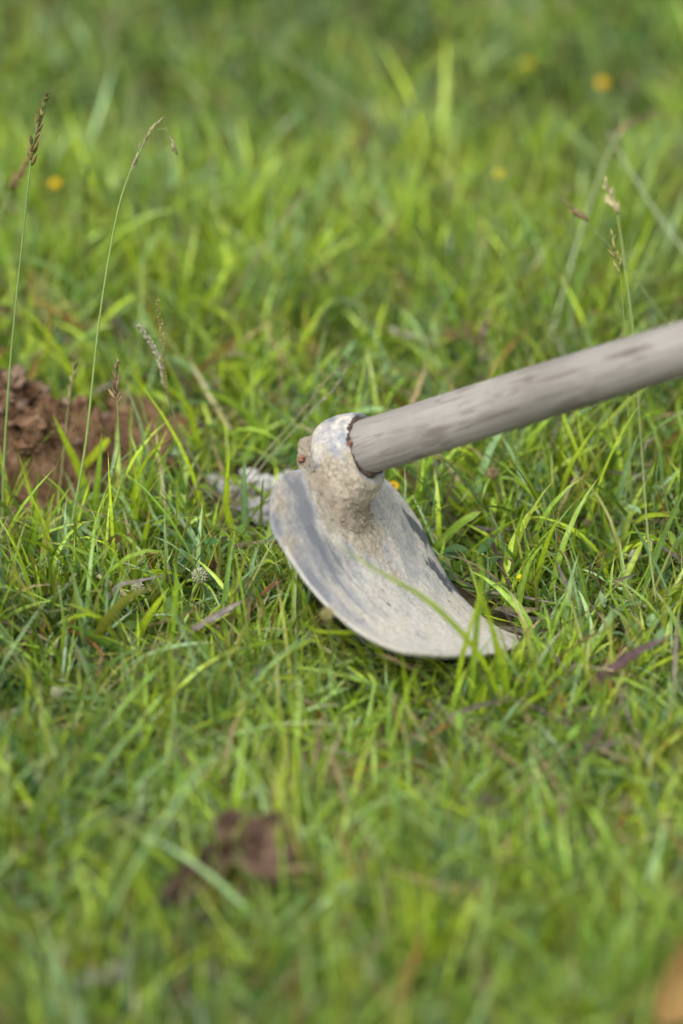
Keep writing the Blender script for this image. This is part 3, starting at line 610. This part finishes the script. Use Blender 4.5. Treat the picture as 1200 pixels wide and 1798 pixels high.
stalk([(150, 640), (150, 560), (150, 470)], [(150, 470), (150, 410), (151, 350), (153, 292)], 'blurred dark green rod-like seed spike far behind the heap', (.1, .16, .04), (.11, .17, .03), 9, .1, .0012, 'rod', dens=1.5)
stalk([(1165, 1140), (1140, 960), (1125, 760), (1112, 585), (1085, 378)], [(1085, 378), (1078, 358), (1070, 338), (1063, 320)], 'tall thin stalk with pale open seed head rising behind the handle', (.33, .40, .15), (.52, .46, .26), 15, .25, .0011, 'spike', dens=.45)
stalk([(1112, 960), (1108, 850), (1102, 680), (1098, 590), (1089, 482)], [(1089, 482), (1085, 458), (1079, 430), (1075, 405)], 'shorter stalk with olive seed head beside the tall pale one', (.22, .3, .08), (.34, .33, .10), 14, .25, .0009, 'spike', dens=.6)
stalk([(1330, 850), (1250, 680), (1170, 565), (1090, 455), (1032, 392)], [(1032, 392), (1018, 376), (1004, 362), (988, 350)], 'stalk leaning left with brown seed head above the handle', (.2, .25, .1), BRN, 12, .25, .0010, 'spike', dens=.6)
stalk([(935, 700), (965, 600), (1010, 440), (1060, 290), (1085, 240)], [(1085, 240), (1105, 218), (1128, 206), (1150, 203)], 'blurred pale thick stalk with nodding tan head behind the handle', (.34, .41, .21), (.28, .22, .10), 13, .9, .0016, 'spike', dens=1.2)
stalk([(870, 330), (905, 250), (940, 175), (964, 122)], [(964, 122), (975, 100), (988, 80), (1000, 60)], 'blurred far stalk with dark olive spike leaning right', (.14, .18, .05), (.16, .17, .04), 12, .1, .0012, 'spike', dens=1.3)
stalk([(385, 930), (405, 880), (425, 850), (470, 790), (520, 735)], [(520, 735), (545, 705), (570, 672), (598, 643)], 'brown dry finger seed stalk leaning right over the pale stones', (.24, .24, .13), (.30, .22, .15), 5, .3, .0010, 'loose', dens=1.8)
stalk([(395, 935), (415, 885), (440, 845), (490, 785), (530, 742)], [(530, 742), (556, 712), (585, 685), (612, 640)], 'fainter grey dry seed stalk beside the brown leaning one', (.26, .26, .15), (.30, .26, .19), 5, .55, .0009, 'loose', dens=1.5)
stalk([(350, 610), (400, 530), (450, 455), (490, 395)], [(490, 395), (505, 375), (520, 358), (532, 340)], 'blurred brown dry stalk leaning right in the background grass', (.26, .20, .11), (.26, .18, .10), 8, .2, .0016, 'loose')
stalk([(770, 300), (690, 235), (570, 150), (470, 75)], [(470, 75), (460, 67), (450, 58), (438, 48)], 'blurred pale stalk leaning far left in the distant grass', (.36, .38, .2), (.34, .33, .18), 7, .3, .0014, 'loose')
stalk([(1330, 640), (1230, 480), (1150, 370), (1090, 270)], [(1090, 270), (1082, 258), (1075, 245), (1068, 232)], 'blurred pale stalk leaning left behind the open seed head', (.38, .44, .26), (.34, .33, .2), 8, .5, .0020, 'loose')
stalk([(820, 620), (826, 540), (836, 470), (842, 440)], [(842, 440), (848, 420), (846, 410), (845, 400)], 'blurred yellowish stalk above the middle of the handle', (.36, .37, .14), (.4, .4, .12), 12, .2, .0014, 'loose')
stalk([(835, 700), (842, 660), (846, 630), (848, 600)], [(848, 600), (850, 580), (854, 560), (858, 545)], 'blurred short stalk with purplish head above the handle', (.34, .32, .2), (.26, .17, .16), 12, .1, .0010, 'spike')
stalk([(1105, 905), (1108, 860), (1118, 820), (1128, 795)], [(1128, 795), (1134, 785), (1140, 778), (1146, 772)], 'thin short stalk with tiny grey spikelet right of the round sedge head', (.3, .36, .14), (.34, .32, .2), 9, .1, .0006, 'loose')

# round sedge heads
def sedge(px, head, r_px, label, col, lean=0.0, bracts=True, hstem=None):
    P_ = pts3([px, head], lean); root = empty('sedge_plant', P_[0], label, 'sedge', 'round-headed sedges'); mid = (P_[0] + P_[1]) / 2 + np.array([.003, .0, .002])
    b = Bag(); V, Fc = tube(catmull([P_[0], mid, P_[1]], 12), .0006, 5); b.add(V, Fc, GST); b.build('stem', M_STEM, root)
    note(P_[1], r_px * 1.6); r = r_px * depth(P_[1]) / FPX; b = Bag(); rs = np.random.default_rng(int(px[0])); c0 = P_[1] + np.array([0, 0, r * .6])
    V, Fc = blob(c0, (r * .6, r * .6, r * .7), int(px[0]) % 17, 2, .1); b.add(V, Fc, np.array(col) * .7)
    for k in range(90):
        z = 1 - 2 * (k + .5) / 90; a = k * 2.39996; q = math.sqrt(1 - z * z); d = np.array([q * math.cos(a), q * math.sin(a), z * 1.1])
        V, Fc = spindle(c0 + d * r * .45, d + rs.normal(0, .12, 3), r * .48, r * .17, 4); b.add(V, Fc, np.array(col) * rs.uniform(.7, 1.2))
    b.build('flower_head', M_SEED, root)
    if bracts:
        for k in range(3):
            a = rs.uniform(0, 6.28); d = np.array([math.cos(a), math.sin(a), -.1]); L = rs.uniform(.018, .032)
            V, Fc, s = ribbon(np.array([P_[1], P_[1] + d * L * .5 + [0, 0, .003], P_[1] + d * L + [0, 0, -.006]]), .0018, n=8); bb = Bag(); bb.add(V, Fc, leaf_cols(s, PAL['fresh'])); bb.build('bract', M_GRASS, root)
WHT = (.55, .56, .36); SBR = (.34, .27, .14)
sedge((352, 1085), (352, 1020), 17, 'sedge with the largest creamy white round head left of the hoe', WHT)
sedge((245, 1095), (243, 1042), 15, 'sedge with whitish oval head beside the bright lime blade', WHT)
sedge((372, 1050), (375, 996), 11, 'sedge with small dark brown round head behind the creamy white one', (.16, .08, .04), bracts=False)
sedge((868, 930), (866, 838), 13, 'sedge with brown bristly round head under the handle', SBR)
sedge((576, 1230), (575, 1085), 14, 'sedge with olive round head in front of the hoe rim', (.36, .33, .13), lean=-.3, bracts=False)
sedge((102, 1290), (101, 1222), 13, 'blurred sedge with pale head in the foreground grass', WHT, bracts=False)
sedge((1118, 1030), (1116, 982), 13, 'sedge with pale tuft head beside the long bluish blade', WHT)
sedge((1033, 970), (1031, 922), 8, 'tiny sedge with brown head between the handle and the rust blade', SBR, bracts=False)

# yellow flowers
def flower(px, head, r_px, label, col, npet=9, lean=0.1, tilt=.5):
    P_ = pts3([px, head], lean); root = empty('yellow_flower', P_[0], label, 'flower', 'small yellow flowers'); r = r_px * depth(P_[1]) / FPX; note(P_[1], r_px * 1.2)
    b = Bag(); V, Fc = tube(catmull([P_[0], (P_[0] + P_[1]) / 2 + [.004, 0, 0], P_[1]], 10), .0007, 5); b.add(V, Fc, GST); b.build('stem', M_STEM, root)
    up = np.array([0, -math.sin(tilt), math.cos(tilt)]); e1 = np.array([1., 0, 0]); e2 = np.cross(up, e1)
    for k in range(npet):
        a = 6.283 * k / npet; d = math.cos(a) * e1 + math.sin(a) * e2; td = -math.sin(a) * e1 + math.cos(a) * e2; V = []; Fc = []
        for i, (s, wv) in enumerate(((.1, .1), (.45, .26), (.8, .3), (1.0, .1))):
            c = P_[1] + d * r * s + up * r * (.25 * s - .15 * s * s)
            V += [c - td * r * wv, c + up * r * -.04, c + td * r * wv]
        for i in range(3):
            for j in range(2): Fc.append((i * 3 + j, i * 3 + j + 1, (i + 1) * 3 + j + 1, (i + 1) * 3 + j))
        bb = Bag(); bb.add(V, Fc, np.array(col) * random.uniform(.85, 1.1)); bb.build('petal', M_PETAL, root)
    bb = Bag(); V, Fc = blob(P_[1] + up * r * .05, (r * .3,) * 3, 3, 2, .2); bb.add(V, Fc, np.array(col) * [.85, .6, .6]); bb.build('disc', M_PETAL, root)
YEL = (.62, .42, .008); ORG = (.58, .36, .008)
flower((100, 470), (97, 322), 10, 'yellow flower in the blurred grass behind the dark olive spike', YEL)
flower((1062, 290), (1058, 146), 11, 'orange-yellow flower farthest back, above the nodding stalk', ORG)
flower((932, 250), (928, 112), 11, 'dull yellow flower beside the far olive spike', (.34, .31, .02))
flower((815, 520), (877, 306), 10, 'pale greenish yellow flower on a leaning stem in the background', (.38, .36, .02))
flower((704, 960), (690, 853), 11, 'orange-yellow flower peeking out behind the hoe beside the handle', ORG)
flower((918, 1085), (916, 1015), 9, 'tiny yellow star flower right of the hoe', (.85, .66, .01), 6, .0)

# crumpled dead leaves
def dead_leaf(px, z, size, rotz, tilt, curl, crump, seed, cols, label, aspect=.5, roll=0.0):
    c = at(*px, z); n1, n2_ = 34, 20; V = []; cl = []
    for i in range(n1):
        s = i / (n1 - 1); hw = aspect * .5 * math.sin(math.pi * min(1, s * .97 + .015)) ** .75 * (1 + .12 * noise.noise(Vector((s * 7, seed, 0))))
        for j in range(n2_):
            u = j / (n2_ - 1) * 2 - 1; q = Vector((s * 3.1 + seed, u * 1.4, seed * 2.3)); ang = curl * u
            y = hw * math.sin(ang) / max(abs(curl), .1) if abs(curl) > .1 else hw * u
            zz = hw * (1 - math.cos(ang)) / max(abs(curl), .1) + crump * noise.fractal(q * 1.3, .8, 2, 4) + .10 * math.sin(s * 3.3 + seed) + .015 * abs(u) ** .5
            V.append(((s - .5) * size, y * size + crump * .6 * size * noise.noise(q * 1.7), zz * size))
            k = .5 + .5 * noise.fractal(q * 2.2, .8, 2, 4); k = min(1, max(0, k)); cl.append(np.array(cols[0]) * (1 - k) + np.array(cols[1]) * k)
    Fc = [(i * n2_ + j, (i + 1) * n2_ + j, (i + 1) * n2_ + j + 1, i * n2_ + j + 1) for i in range(n1 - 1) for j in range(n2_ - 1)]
    o = obj('dead_leaf', V, Fc, M_DRY, None, np.array(cl)); o.location = c; o.rotation_euler = (roll, tilt, rotz)
    note(c, size * .33 * FPX / depth(c), .02)
    sm = o.modifiers.new('thickness', 'SOLIDIFY'); sm.thickness = .0006
    return tag(o, label, 'dead leaf', 'crumpled dead leaves')
BR1 = (.055, .032, .022); BR2 = (.23, .145, .098)
dead_leaf((472, 1500), .045, .064, -.45, .30, 1.0, .13, 1.3, (BR1, BR2), 'crumpled brown dead leaf lying on the blurred foreground grass', .62, .5)
dead_leaf((352, 1535), .042, .055, .75, -.2, 1.3, .14, 4.1, (BR1, (.19, .12, .088)), 'narrow purplish brown dead leaf folded beside the larger brown one', .42, .6)
dead_leaf((1215, 1722), .058, .066, .9, -.25, 1.1, .06, 7.7, ((.24, .14, .04), (.46, .30, .11)), 'curled tan-orange dead leaf in the corner of the foreground grass', .6, .55)
dead_leaf((405, 1700), .022, .040, .1, 0, .7, .08, 9.2, ((.22, .19, .18), (.36, .32, .31)), 'greyish dead leaf low in the darkest foreground grass', .35)
dead_leaf((190, 1722), .022, .034, .3, .1, .8, .08, 12.1, ((.22, .19, .18), (.36, .32, .31)), 'small greyish dead leaf lying alone in the foreground', .4)
dead_leaf((705, 582), .03, .045, -.4, 0, .9, .08, 15.1, ((.5, .47, .36), (.62, .58, .45)), 'pale straw dead leaf in the blurred grass behind the hoe', .22)
dead_leaf((800, 600), .02, .05, .2, 0, .8, .1, 18.1, ((.2, .1, .06), (.36, .2, .12)), 'reddish brown dead leaf in the grass behind the handle', .4)

# ------------------------------------------------------------------ grass (generated in bulk, per-blade colour)
HOE_OUT = np.array([(554, 826), (505, 828), (480, 850), (473, 882), (480, 917), (496, 960), (522, 1003), (548, 1042), (574, 1068), (613, 1103), (657, 1127), (700, 1140), (743, 1145), (778, 1146), (817, 1147), (886, 1145), (910, 1138), (912, 1122), (852, 1088), (830, 1060), (795, 1021), (769, 977), (748, 938), (722, 895), (700, 865), (674, 848), (700, 830), (1200, 665), (1200, 555), (640, 730), (600, 722), (555, 745), (528, 775), (528, 825)])
def inside(px, py, poly):
    r = np.zeros(px.shape, bool); j = len(poly) - 1
    for i in range(len(poly)):
        xi, yi = poly[i]; xj, yj = poly[j]
        c = ((yi > py) != (yj > py)) & (px < (xj - xi) * (py - yi) / (yj - yi + 1e-9) + xi); r ^= c; j = i
    return r
HEAP_OUT = np.array([(-40, 640), (70, 660), (130, 720), (205, 735), (200, 800), (120, 850), (-40, 905)])
STONE_OUT = np.array([(372, 815), (400, 795), (520, 785), (530, 850), (475, 930), (400, 900)])
# solid voxels of the hoe, so that no leaf passes through it
vox = .005
uf, vf = np.meshgrid(np.linspace(-1, 1, 160), np.linspace(0, 1, 160)); Pb, nb_, _ = blade_surf(uf.ravel(), vf.ravel())
pts = np.vstack([loc2w(Pb + nb_ * d) for d in (-.0035, 0, .002)])
hh, aa_ = np.meshgrid(np.linspace(-.015, 1.1, 400), np.linspace(0, 2 * math.pi, 40)); 
pts = np.vstack([pts] + [loc2w(np.stack([hh, r_ * np.cos(aa_), r_ * np.sin(aa_)], -1).reshape(-1, 3)) for r_ in (.006, .012, .0185)])
hr, ar = np.meshgrid(np.linspace(0, .03, 12), np.linspace(0, 2 * math.pi, 60)); pts = np.vstack([pts, loc2w(np.stack([hr, .025 * np.cos(ar), .025 * np.sin(ar)], -1).reshape(-1, 3))])
def key(P): q = np.floor(P / vox).astype(np.int64) + 4000; return (q[..., 0] * 8000 + q[..., 1]) * 8000 + q[..., 2]
SOLID = np.unique(key(pts))

def leaves(base, az, th0, curl, length, width, col, tipc, tipf, seg=6, fold=.22, twist=None, side=0.0):
    """vectorised ribbon leaves -> spine (n,seg+1,3), ring verts"""
    n = len(base); s = np.linspace(0, 1, seg + 1)
    th = th0[:, None] + curl[:, None] * s[None] ** 1.4
    azs = az[:, None] + side[:, None] * s[None] if isinstance(side, np.ndarray) else np.repeat(az[:, None], seg + 1, 1)
    d = np.stack([np.sin(th) * np.cos(azs), np.sin(th) * np.sin(azs), np.cos(th)], -1)
    step = (length / seg)[:, None, None]
    sp = np.concatenate([np.zeros((n, 1, 3)), np.cumsum(.5 * (d[:, 1:] + d[:, :-1]) * step, 1)], 1) + base[:, None]
    sp[..., 2] = np.maximum(sp[..., 2], .002 + .004 * rng.random((n, 1)))
    sd_ = np.stack([-np.sin(azs), np.cos(azs), 0 * azs], -1); nm = np.cross(d, sd_)
    tw = (twist if twist is not None else rng.normal(0, .5, n))[:, None] * s[None] + rng.normal(0, .5, n)[:, None]
    sd2 = sd_ * np.cos(tw)[..., None] + nm * np.sin(tw)[..., None]; nm2 = nm * np.cos(tw)[..., None] - sd_ * np.sin(tw)[..., None]
    wp = np.interp(s, [0, .12, .35, .6, .85, 1], [.6, .82, 1.0, .86, .42, .015])
    hw = (width * .5)[:, None] * wp[None]
    return sp, sd2, nm2, hw, s, fold
LOWP = .55
def cull(sp, cover=.02):
    """True where a leaf may stay: not through the hoe, not hiding it, not on the soil heap"""
    n, k, _ = sp.shape
    mid = np.concatenate([sp, .5 * (sp[:, 1:] + sp[:, :-1])], 1)
    bad = np.isin(key(mid), SOLID).any(1)
    x, y, z = project(mid); hit = inside(x, y, HOE_OUT)
    hd = np.where(x > 660, np.where(y < 870, DEP - .0006 * (x - 640) * .85, 1.57), 1.50)
    front = (hit & (z < np.where(y > 1040, 1.60, hd + .03))).any(1)
    low = (hit & (y > 1085)).any(1) & ~(hit & ((x < 660) | (y < 1055))).any(1)
    r = rng.random(n)
    bad |= front & (r > np.where(low, LOWP, cover))
    b0 = sp[:, 0]
    bad |= (((b0[:, 0] - HEAP[0]) / (HEAP_R[0] * 1.35)) ** 2 + ((b0[:, 1] - HEAP[1]) / (HEAP_R[1] * 1.1)) ** 2 < 1)
    bad |= (inside(x, y, HEAP_OUT) & (b0[:, 1] < HEAP[1])[:, None]).any(1) & (r > .3)
    bad |= (inside(x, y, STONE_OUT) & (b0[:, 1] < at(470, 900)[1])[:, None]).any(1) & (r > .10)
    mi = np.clip((y // 4).astype(int), 0, 459); mj = np.clip((x // 4).astype(int), 0, 309); onf = (x > 0) & (x < 1200) & (y > 0) & (y < 1798)
    bad |= (onf & (z < MASK[mi, mj] - .004)).any(1) & (rng.random(n) > .15)
    for c, rx, ry in BARE:
        bad |= (((b0[:, 0] - c[0]) / rx) ** 2 + ((b0[:, 1] - c[1]) / ry) ** 2 < 1) & (r > .18)
    return ~bad
class Field:
    def __init__(s): s.V = []; s.F = []; s.C = []; s.n = 0
    def add(s, L, col, tipc, tipf, basec=None, across=3):
        sp, sd, nm, hw, t, fold = L; n, k, _ = sp.shape
        if not n: return
        if across == 3:
            e1 = sp - sd * hw[..., None] + nm * (hw * fold)[..., None]; e2 = sp + sd * hw[..., None] + nm * (hw * fold)[..., None]
            V = np.stack([e1, sp, e2], 2)
        else: V = np.stack([sp - sd * hw[..., None], sp + sd * hw[..., None]], 2)
        a = V.shape[2]; base = s.n + np.arange(n)[:, None, None] * k * a
        i = np.arange(k - 1)[None, :, None] * a; j = np.arange(a - 1)[None, None]
        o = base + i + j; s.F.append(np.stack([o, o + 1, o + 1 + a, o + a], -1).reshape(-1, 4))
        c = np.repeat(col[:, None, :], k, 1); tf = np.clip((t[None] - (1 - tipf[:, None])) / (tipf[:, None] + 1e-6), 0, 1)[..., None]
        c = c * (1 - tf) + tipc[:, None] * tf
        bf = (np.clip(1 - t / .22, 0, 1) * .55)[None, :, None]; pale = c * .5 + np.array([.17, .2, .05]) * .5; c = c * (1 - bf) + pale * bf
        c = np.repeat(c[:, :, None], a, 2)
        if a == 3: c[:, :, 1] *= 1.16
        s.V.append(V.reshape(-1, 3)); s.C.append(c.reshape(-1, 3)); s.n += n * k * a
    def build(s, name, mat, label, cat):
        V = np.concatenate(s.V).astype(np.float32); Fc = np.concatenate(s.F).astype(np.int32); Cc = np.ones((len(V), 4), np.float32); Cc[:, :3] = np.concatenate(s.C)
        me = bpy.data.meshes.new(name); me.vertices.add(len(V)); me.vertices.foreach_set('co', V.ravel())
        me.loops.add(Fc.size); me.loops.foreach_set('vertex_index', Fc.ravel()); me.polygons.add(len(Fc))
        me.polygons.foreach_set('loop_start', np.arange(0, Fc.size, 4, dtype=np.int32)); me.polygons.foreach_set('loop_total', np.full(len(Fc), 4, np.int32))
        me.update(); me.polygons.foreach_set('use_smooth', np.ones(len(Fc), bool))
        a = me.color_attributes.new('col', 'FLOAT_COLOR', 'POINT'); a.data.foreach_set('color', Cc.ravel())
        me.materials.append(mat); o = bpy.data.objects.new(name, me); C.objects.link(o)
        return tag(o, label, cat, kind='stuff')
def pick(names, probs, n):
    P_ = np.array([PAL[k] for k in names]); i = rng.choice(len(names), n, p=np.array(probs) / sum(probs)); return P_[i]
def zone(n, x0, x1, y0, y1):
    return np.stack([rng.uniform(x0, x1, n), rng.uniform(y0, y1, n)], -1)
def lushness(x, y): return vnoise(x * 6 + 3, y * 6 + 8, 11) * .6 + vnoise(x * 17, y * 17, 12) * .4
def hueno(x, y): return vnoise(x * 5 + 30, y * 5 + 1, 21) * .5 + vnoise(x * 14 + 4, y * 14, 22) * .4 + .55 * (vnoise(x * 2.1 + 7, y * 2.1 + 5, 23) - .5)

green = Field(); dry = Field(); herb = Field()
def tufts(ntuft, box, per, lmu, lsd, wmu, seg, across, spread=.007, skip=None, names=None, probs=None, th=(.05, .55), curl=(.1, 1.2), sizevar=True):
    c = zone(ntuft, *box)
    if skip is not None: c = c[~((c[:, 0] > skip[0]) & (c[:, 0] < skip[1]) & (c[:, 1] > skip[2]) & (c[:, 1] < skip[3]))]
    lu = lushness(c[:, 0], c[:, 1]); c = c[rng.random(len(c)) < .35 + .9 * lu]; lu = lushness(c[:, 0], c[:, 1]); hu = hueno(c[:, 0], c[:, 1])
    k = rng.poisson(per, len(c)) + 1; idx = np.repeat(np.arange(len(c)), k); n = len(idx)
    b = np.zeros((n, 3)); b[:, :2] = c[idx] + rng.normal(0, spread, (n, 2)); b[:, 2] = ground_z(b[:, 0], b[:, 1]) - .003
    tl = np.exp(rng.normal(0, .22, len(c)))[idx] * (.72 + .6 * lu[idx]) if sizevar else np.ones(n)
    leanaz = rng.uniform(0, 2 * math.pi, len(c))[idx]; az = leanaz + rng.normal(0, 1.3, n)
    th0 = rng.uniform(*th, n); cu = rng.uniform(*curl, n) * np.where(rng.random(n) < .18, 1.7, 1)
    ln = np.clip(rng.normal(lmu, lsd, n) * tl, .018, .17); wd = np.clip(rng.normal(wmu, wmu * .28, n), .0012, .008)
    h = hu[idx] + rng.normal(0, .16, n)
    tc = pick(names, probs, len(c))[idx]; col = tc * np.clip(1 + .95 * (h - .45), .45, 1.6)[:, None] * np.exp(rng.normal(0, .2, n))[:, None]
    warm = np.clip((h - .45) * 1.2, 0, 1)[:, None]; col = col * (1 - warm * .35) + PAL['lime'] * warm * .35
    yel = rng.random(n) < .07; col[yel] = PAL['olive'] * rng.uniform(.9, 1.5, (yel.sum(), 1))
    tipc = np.where((rng.random(n) < .75)[:, None], pick(['tan', 'rust', 'olive'], [5, 2, 4], n), col); tipf = np.where(rng.random(n) < .3, rng.uniform(.08, .4, n), .03)
    L = leaves(b, az, th0, cu, ln, wd, None, None, None, seg, .25, rng.normal(0, .9, n), rng.normal(0, .5, n))
    ok = cull(L[0]); L = tuple(q[ok] if isinstance(q, np.ndarray) and q.shape[0] == n else q for q in L)
    green.add(L, col[ok], tipc[ok], tipf[ok], across=across)
    return n
IN = (-.52, .52, -.62, .62)
BOX = (-1.5, 1.5, -.95, 3.3)
GN = ['lime', 'fresh', 'mid', 'deep', 'blue', 'olive']
# short undergrowth, then upright tufts, then tall thin blades, near the hoe; coarser further out
tufts(12500, IN, 3.2, .036, .011, .0024, 4, 3, .010, None, GN, [1, 3, 6, 8, 4, 1], (.3, 1.25), (.1, .9))  # weighted to dark green: shade in the gaps put into the leaf colour
tufts(3700, (-.52, .52, -.24, .62), 4.6, .058, .017, .0029, 6, 3, .007, None, GN, [5, 7, 4, 1.5, 3, .7], (.03, .55), (.1, 1.3))
tufts(5200, IN, 2.8, .056, .016, .0016, 6, 2, .009, None, GN, [4, 5, 4, 1, 4, 2], (.1, 1.1), (-.4, 1.8))
tufts(1700, IN, 2.2, .074, .020, .0016, 7, 2, .006, None, GN, [3, 5, 4, 1, 4, 2], (.03, .5), (.1, .8))
tufts(330, (-.52, .52, -.24, .62), 2.2, .078, .017, .0046, 8, 3, .006, None, GN, [6, 6, 3, 0, 4, .5], (.05, .55), (.2, 1.5))
FR = (-.52, .52, -.62, -.24)  # foreground: darker mix paints the dimmer frame edge into the leaves
tufts(1750, FR, 4.6, .050, .013, .0025, 6, 3, .007, None, GN, [3, 5, 6, 4, 4, 1], (.03, .6), (.1, 1.3))
tufts(3600, FR, 3.2, .044, .014, .0020, 5, 2, .009, None, GN, [3, 4, 5, 4, 4, 1], (.1, 1.0), (.0, 1.4))
q0 = at(720, 1290); q1 = at(935, 1235); LOWP = .97
tufts(75, (q0[0], q1[0], q0[1], q1[1]), 3.5, .062, .014, .0030, 7, 3, .007, None, GN, [6, 6, 3, .5, 3, .5], (.02, .35), (.1, .8))
LOWP = .55
B2 = (-.75, .75, .62, 2.2)  # far zone: dimmer background light put into the colour mix
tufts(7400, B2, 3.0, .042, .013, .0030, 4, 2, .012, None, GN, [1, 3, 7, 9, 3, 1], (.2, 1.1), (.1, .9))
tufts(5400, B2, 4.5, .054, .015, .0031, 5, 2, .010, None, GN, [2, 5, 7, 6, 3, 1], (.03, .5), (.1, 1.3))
OUT = (-.75, .75, -.62, 2.2)
tufts(6500, BOX, 3.5, .055, .018, .0056, 4, 2, .014, OUT, GN, [4, 6, 6, 3, 3, 1], (.1, 1.0), (.1, 1.0))
tufts(3500, BOX, 4.0, .075, .022, .0058, 4, 2, .012, OUT, GN, [5, 7, 4, 1.5, 3, 1], (.03, .5), (.1, 1.3))
tufts(1800, (-.75, .75, -.62, .62), 4.0, .065, .020, .0042, 5, 2, .008, IN, GN, [4, 7, 5, 2, 3, 1], (.03, .7), (.1, 1.3))
tufts(2400, (-.75, .75, -.95, -.62), 4.0, .060, .02, .0042, 5, 2, .010, None, GN, [4, 7, 5, 2, 3, 1], (.03, .8), (.1, 1.3))
# dry thatch lying low
def thatch(n, box, seg=5, wid=.0024):
    c = zone(n, *box); b = np.zeros((n, 3)); b[:, :2] = c; b[:, 2] = ground_z(c[:, 0], c[:, 1]) + rng.uniform(.0, .022, n)
    L = leaves(b, rng.uniform(0, 6.283, n), rng.uniform(.7, 1.65, n), rng.normal(.1, .5, n), rng.uniform(.02, .085, n), np.abs(rng.normal(wid, wid * .4, n)) + .0008, None, None, None, seg, .3, rng.normal(0, 1.5, n), rng.normal(0, .7, n))
    ok = cull(L[0], .0); L = tuple(q[ok] if isinstance(q, np.ndarray) and q.shape[0] == n else q for q in L)
    col = pick(['tan', 'straw', 'rust', 'grey', 'purple'], [5, 3, 1.6, 3, 1.5], n) * np.exp(rng.normal(-.25, .3, n))[:, None]
    dry.add(L, col[ok], col[ok], np.full(ok.sum(), .1), across=3)
thatch(5200, IN, 5, .0020); thatch(2600, BOX, 4, .0036)
# dry leaves standing among the green ones
def dry_up(n, box, wid=.003):
    c = zone(n, *box); b = np.zeros((n, 3)); b[:, :2] = c; b[:, 2] = ground_z(c[:, 0], c[:, 1])
    L = leaves(b, rng.uniform(0, 6.283, n), rng.uniform(.1, .7, n), rng.uniform(.2, 1.6, n), rng.uniform(.04, .09, n), np.abs(rng.normal(wid, wid * .3, n)) + .0008, None, None, None, 7, .35, rng.normal(0, 1.5, n), rng.normal(0, .7, n))
    ok = cull(L[0], .0); L = tuple(q[ok] if isinstance(q, np.ndarray) and q.shape[0] == n else q for q in L)
    col = pick(['tan', 'straw', 'rust'], [4, 2, 4], n) * np.exp(rng.normal(-.1, .3, n))[:, None]
    dry.add(L, col[ok], col[ok], np.full(ok.sum(), .1), across=3)
dry_up(620, IN, .0026); dry_up(260, (-.75, .75, .62, 2.2), .0042)
# small oval leaves of creeping weeds
def herbs(ncl, box, size):
    c = zone(ncl, *box); k = rng.poisson(5, ncl) + 2; idx = np.repeat(np.arange(ncl), k); n = len(idx)
    b = np.zeros((n, 3)); b[:, :2] = c[idx] + rng.normal(0, .012, (n, 2)); b[:, 2] = ground_z(b[:, 0], b[:, 1]) + rng.uniform(.004, .045, n)
    s_ = rng.uniform(.6, 1.4, ncl)[idx]
    L = leaves(b, rng.uniform(0, 6.283, n), rng.uniform(.6, 1.4, n), rng.normal(.2, .4, n), size * np.minimum(s_, 1.1) * rng.uniform(.7, 1.2, n), size * .42 * s_, None, None, None, 6, .18, rng.normal(0, .3, n))
    sp, sd, nm, hw, t, fold = L; wp = np.interp(t, [0, .15, .4, .7, .9, 1], [.10, .6, 1, .72, .3, .01]); L = (sp, sd, nm, (size * .17 * s_)[:, None] * wp[None], t, fold)
    ok = cull(L[0], .0); L = tuple(q[ok] if isinstance(q, np.ndarray) and q.shape[0] == n else q for q in L)
    col = pick(['fresh', 'mid', 'deep', 'blue', 'lime'], [4, 5, 3, 3, .2], ncl)[idx] * np.exp(rng.normal(0, .18, n))[:, None]
    herb.add(L, col[ok], col[ok], np.full(ok.sum(), .05), across=3)
herbs(240, IN, .015); herbs(500, (-.8, .8, .5, 2.6), .018)
green.build('meadow_grass', M_GRASS, 'dense bright green meadow grass covering the whole ground', 'grass')
dry.build('dry_grass_litter', M_DRY, 'dry tan and rust coloured grass litter lying between the green blades', 'dry grass')
herb.build('creeping_weeds', M_HERB, 'low creeping weeds with small oval leaves among the grass', 'weeds')
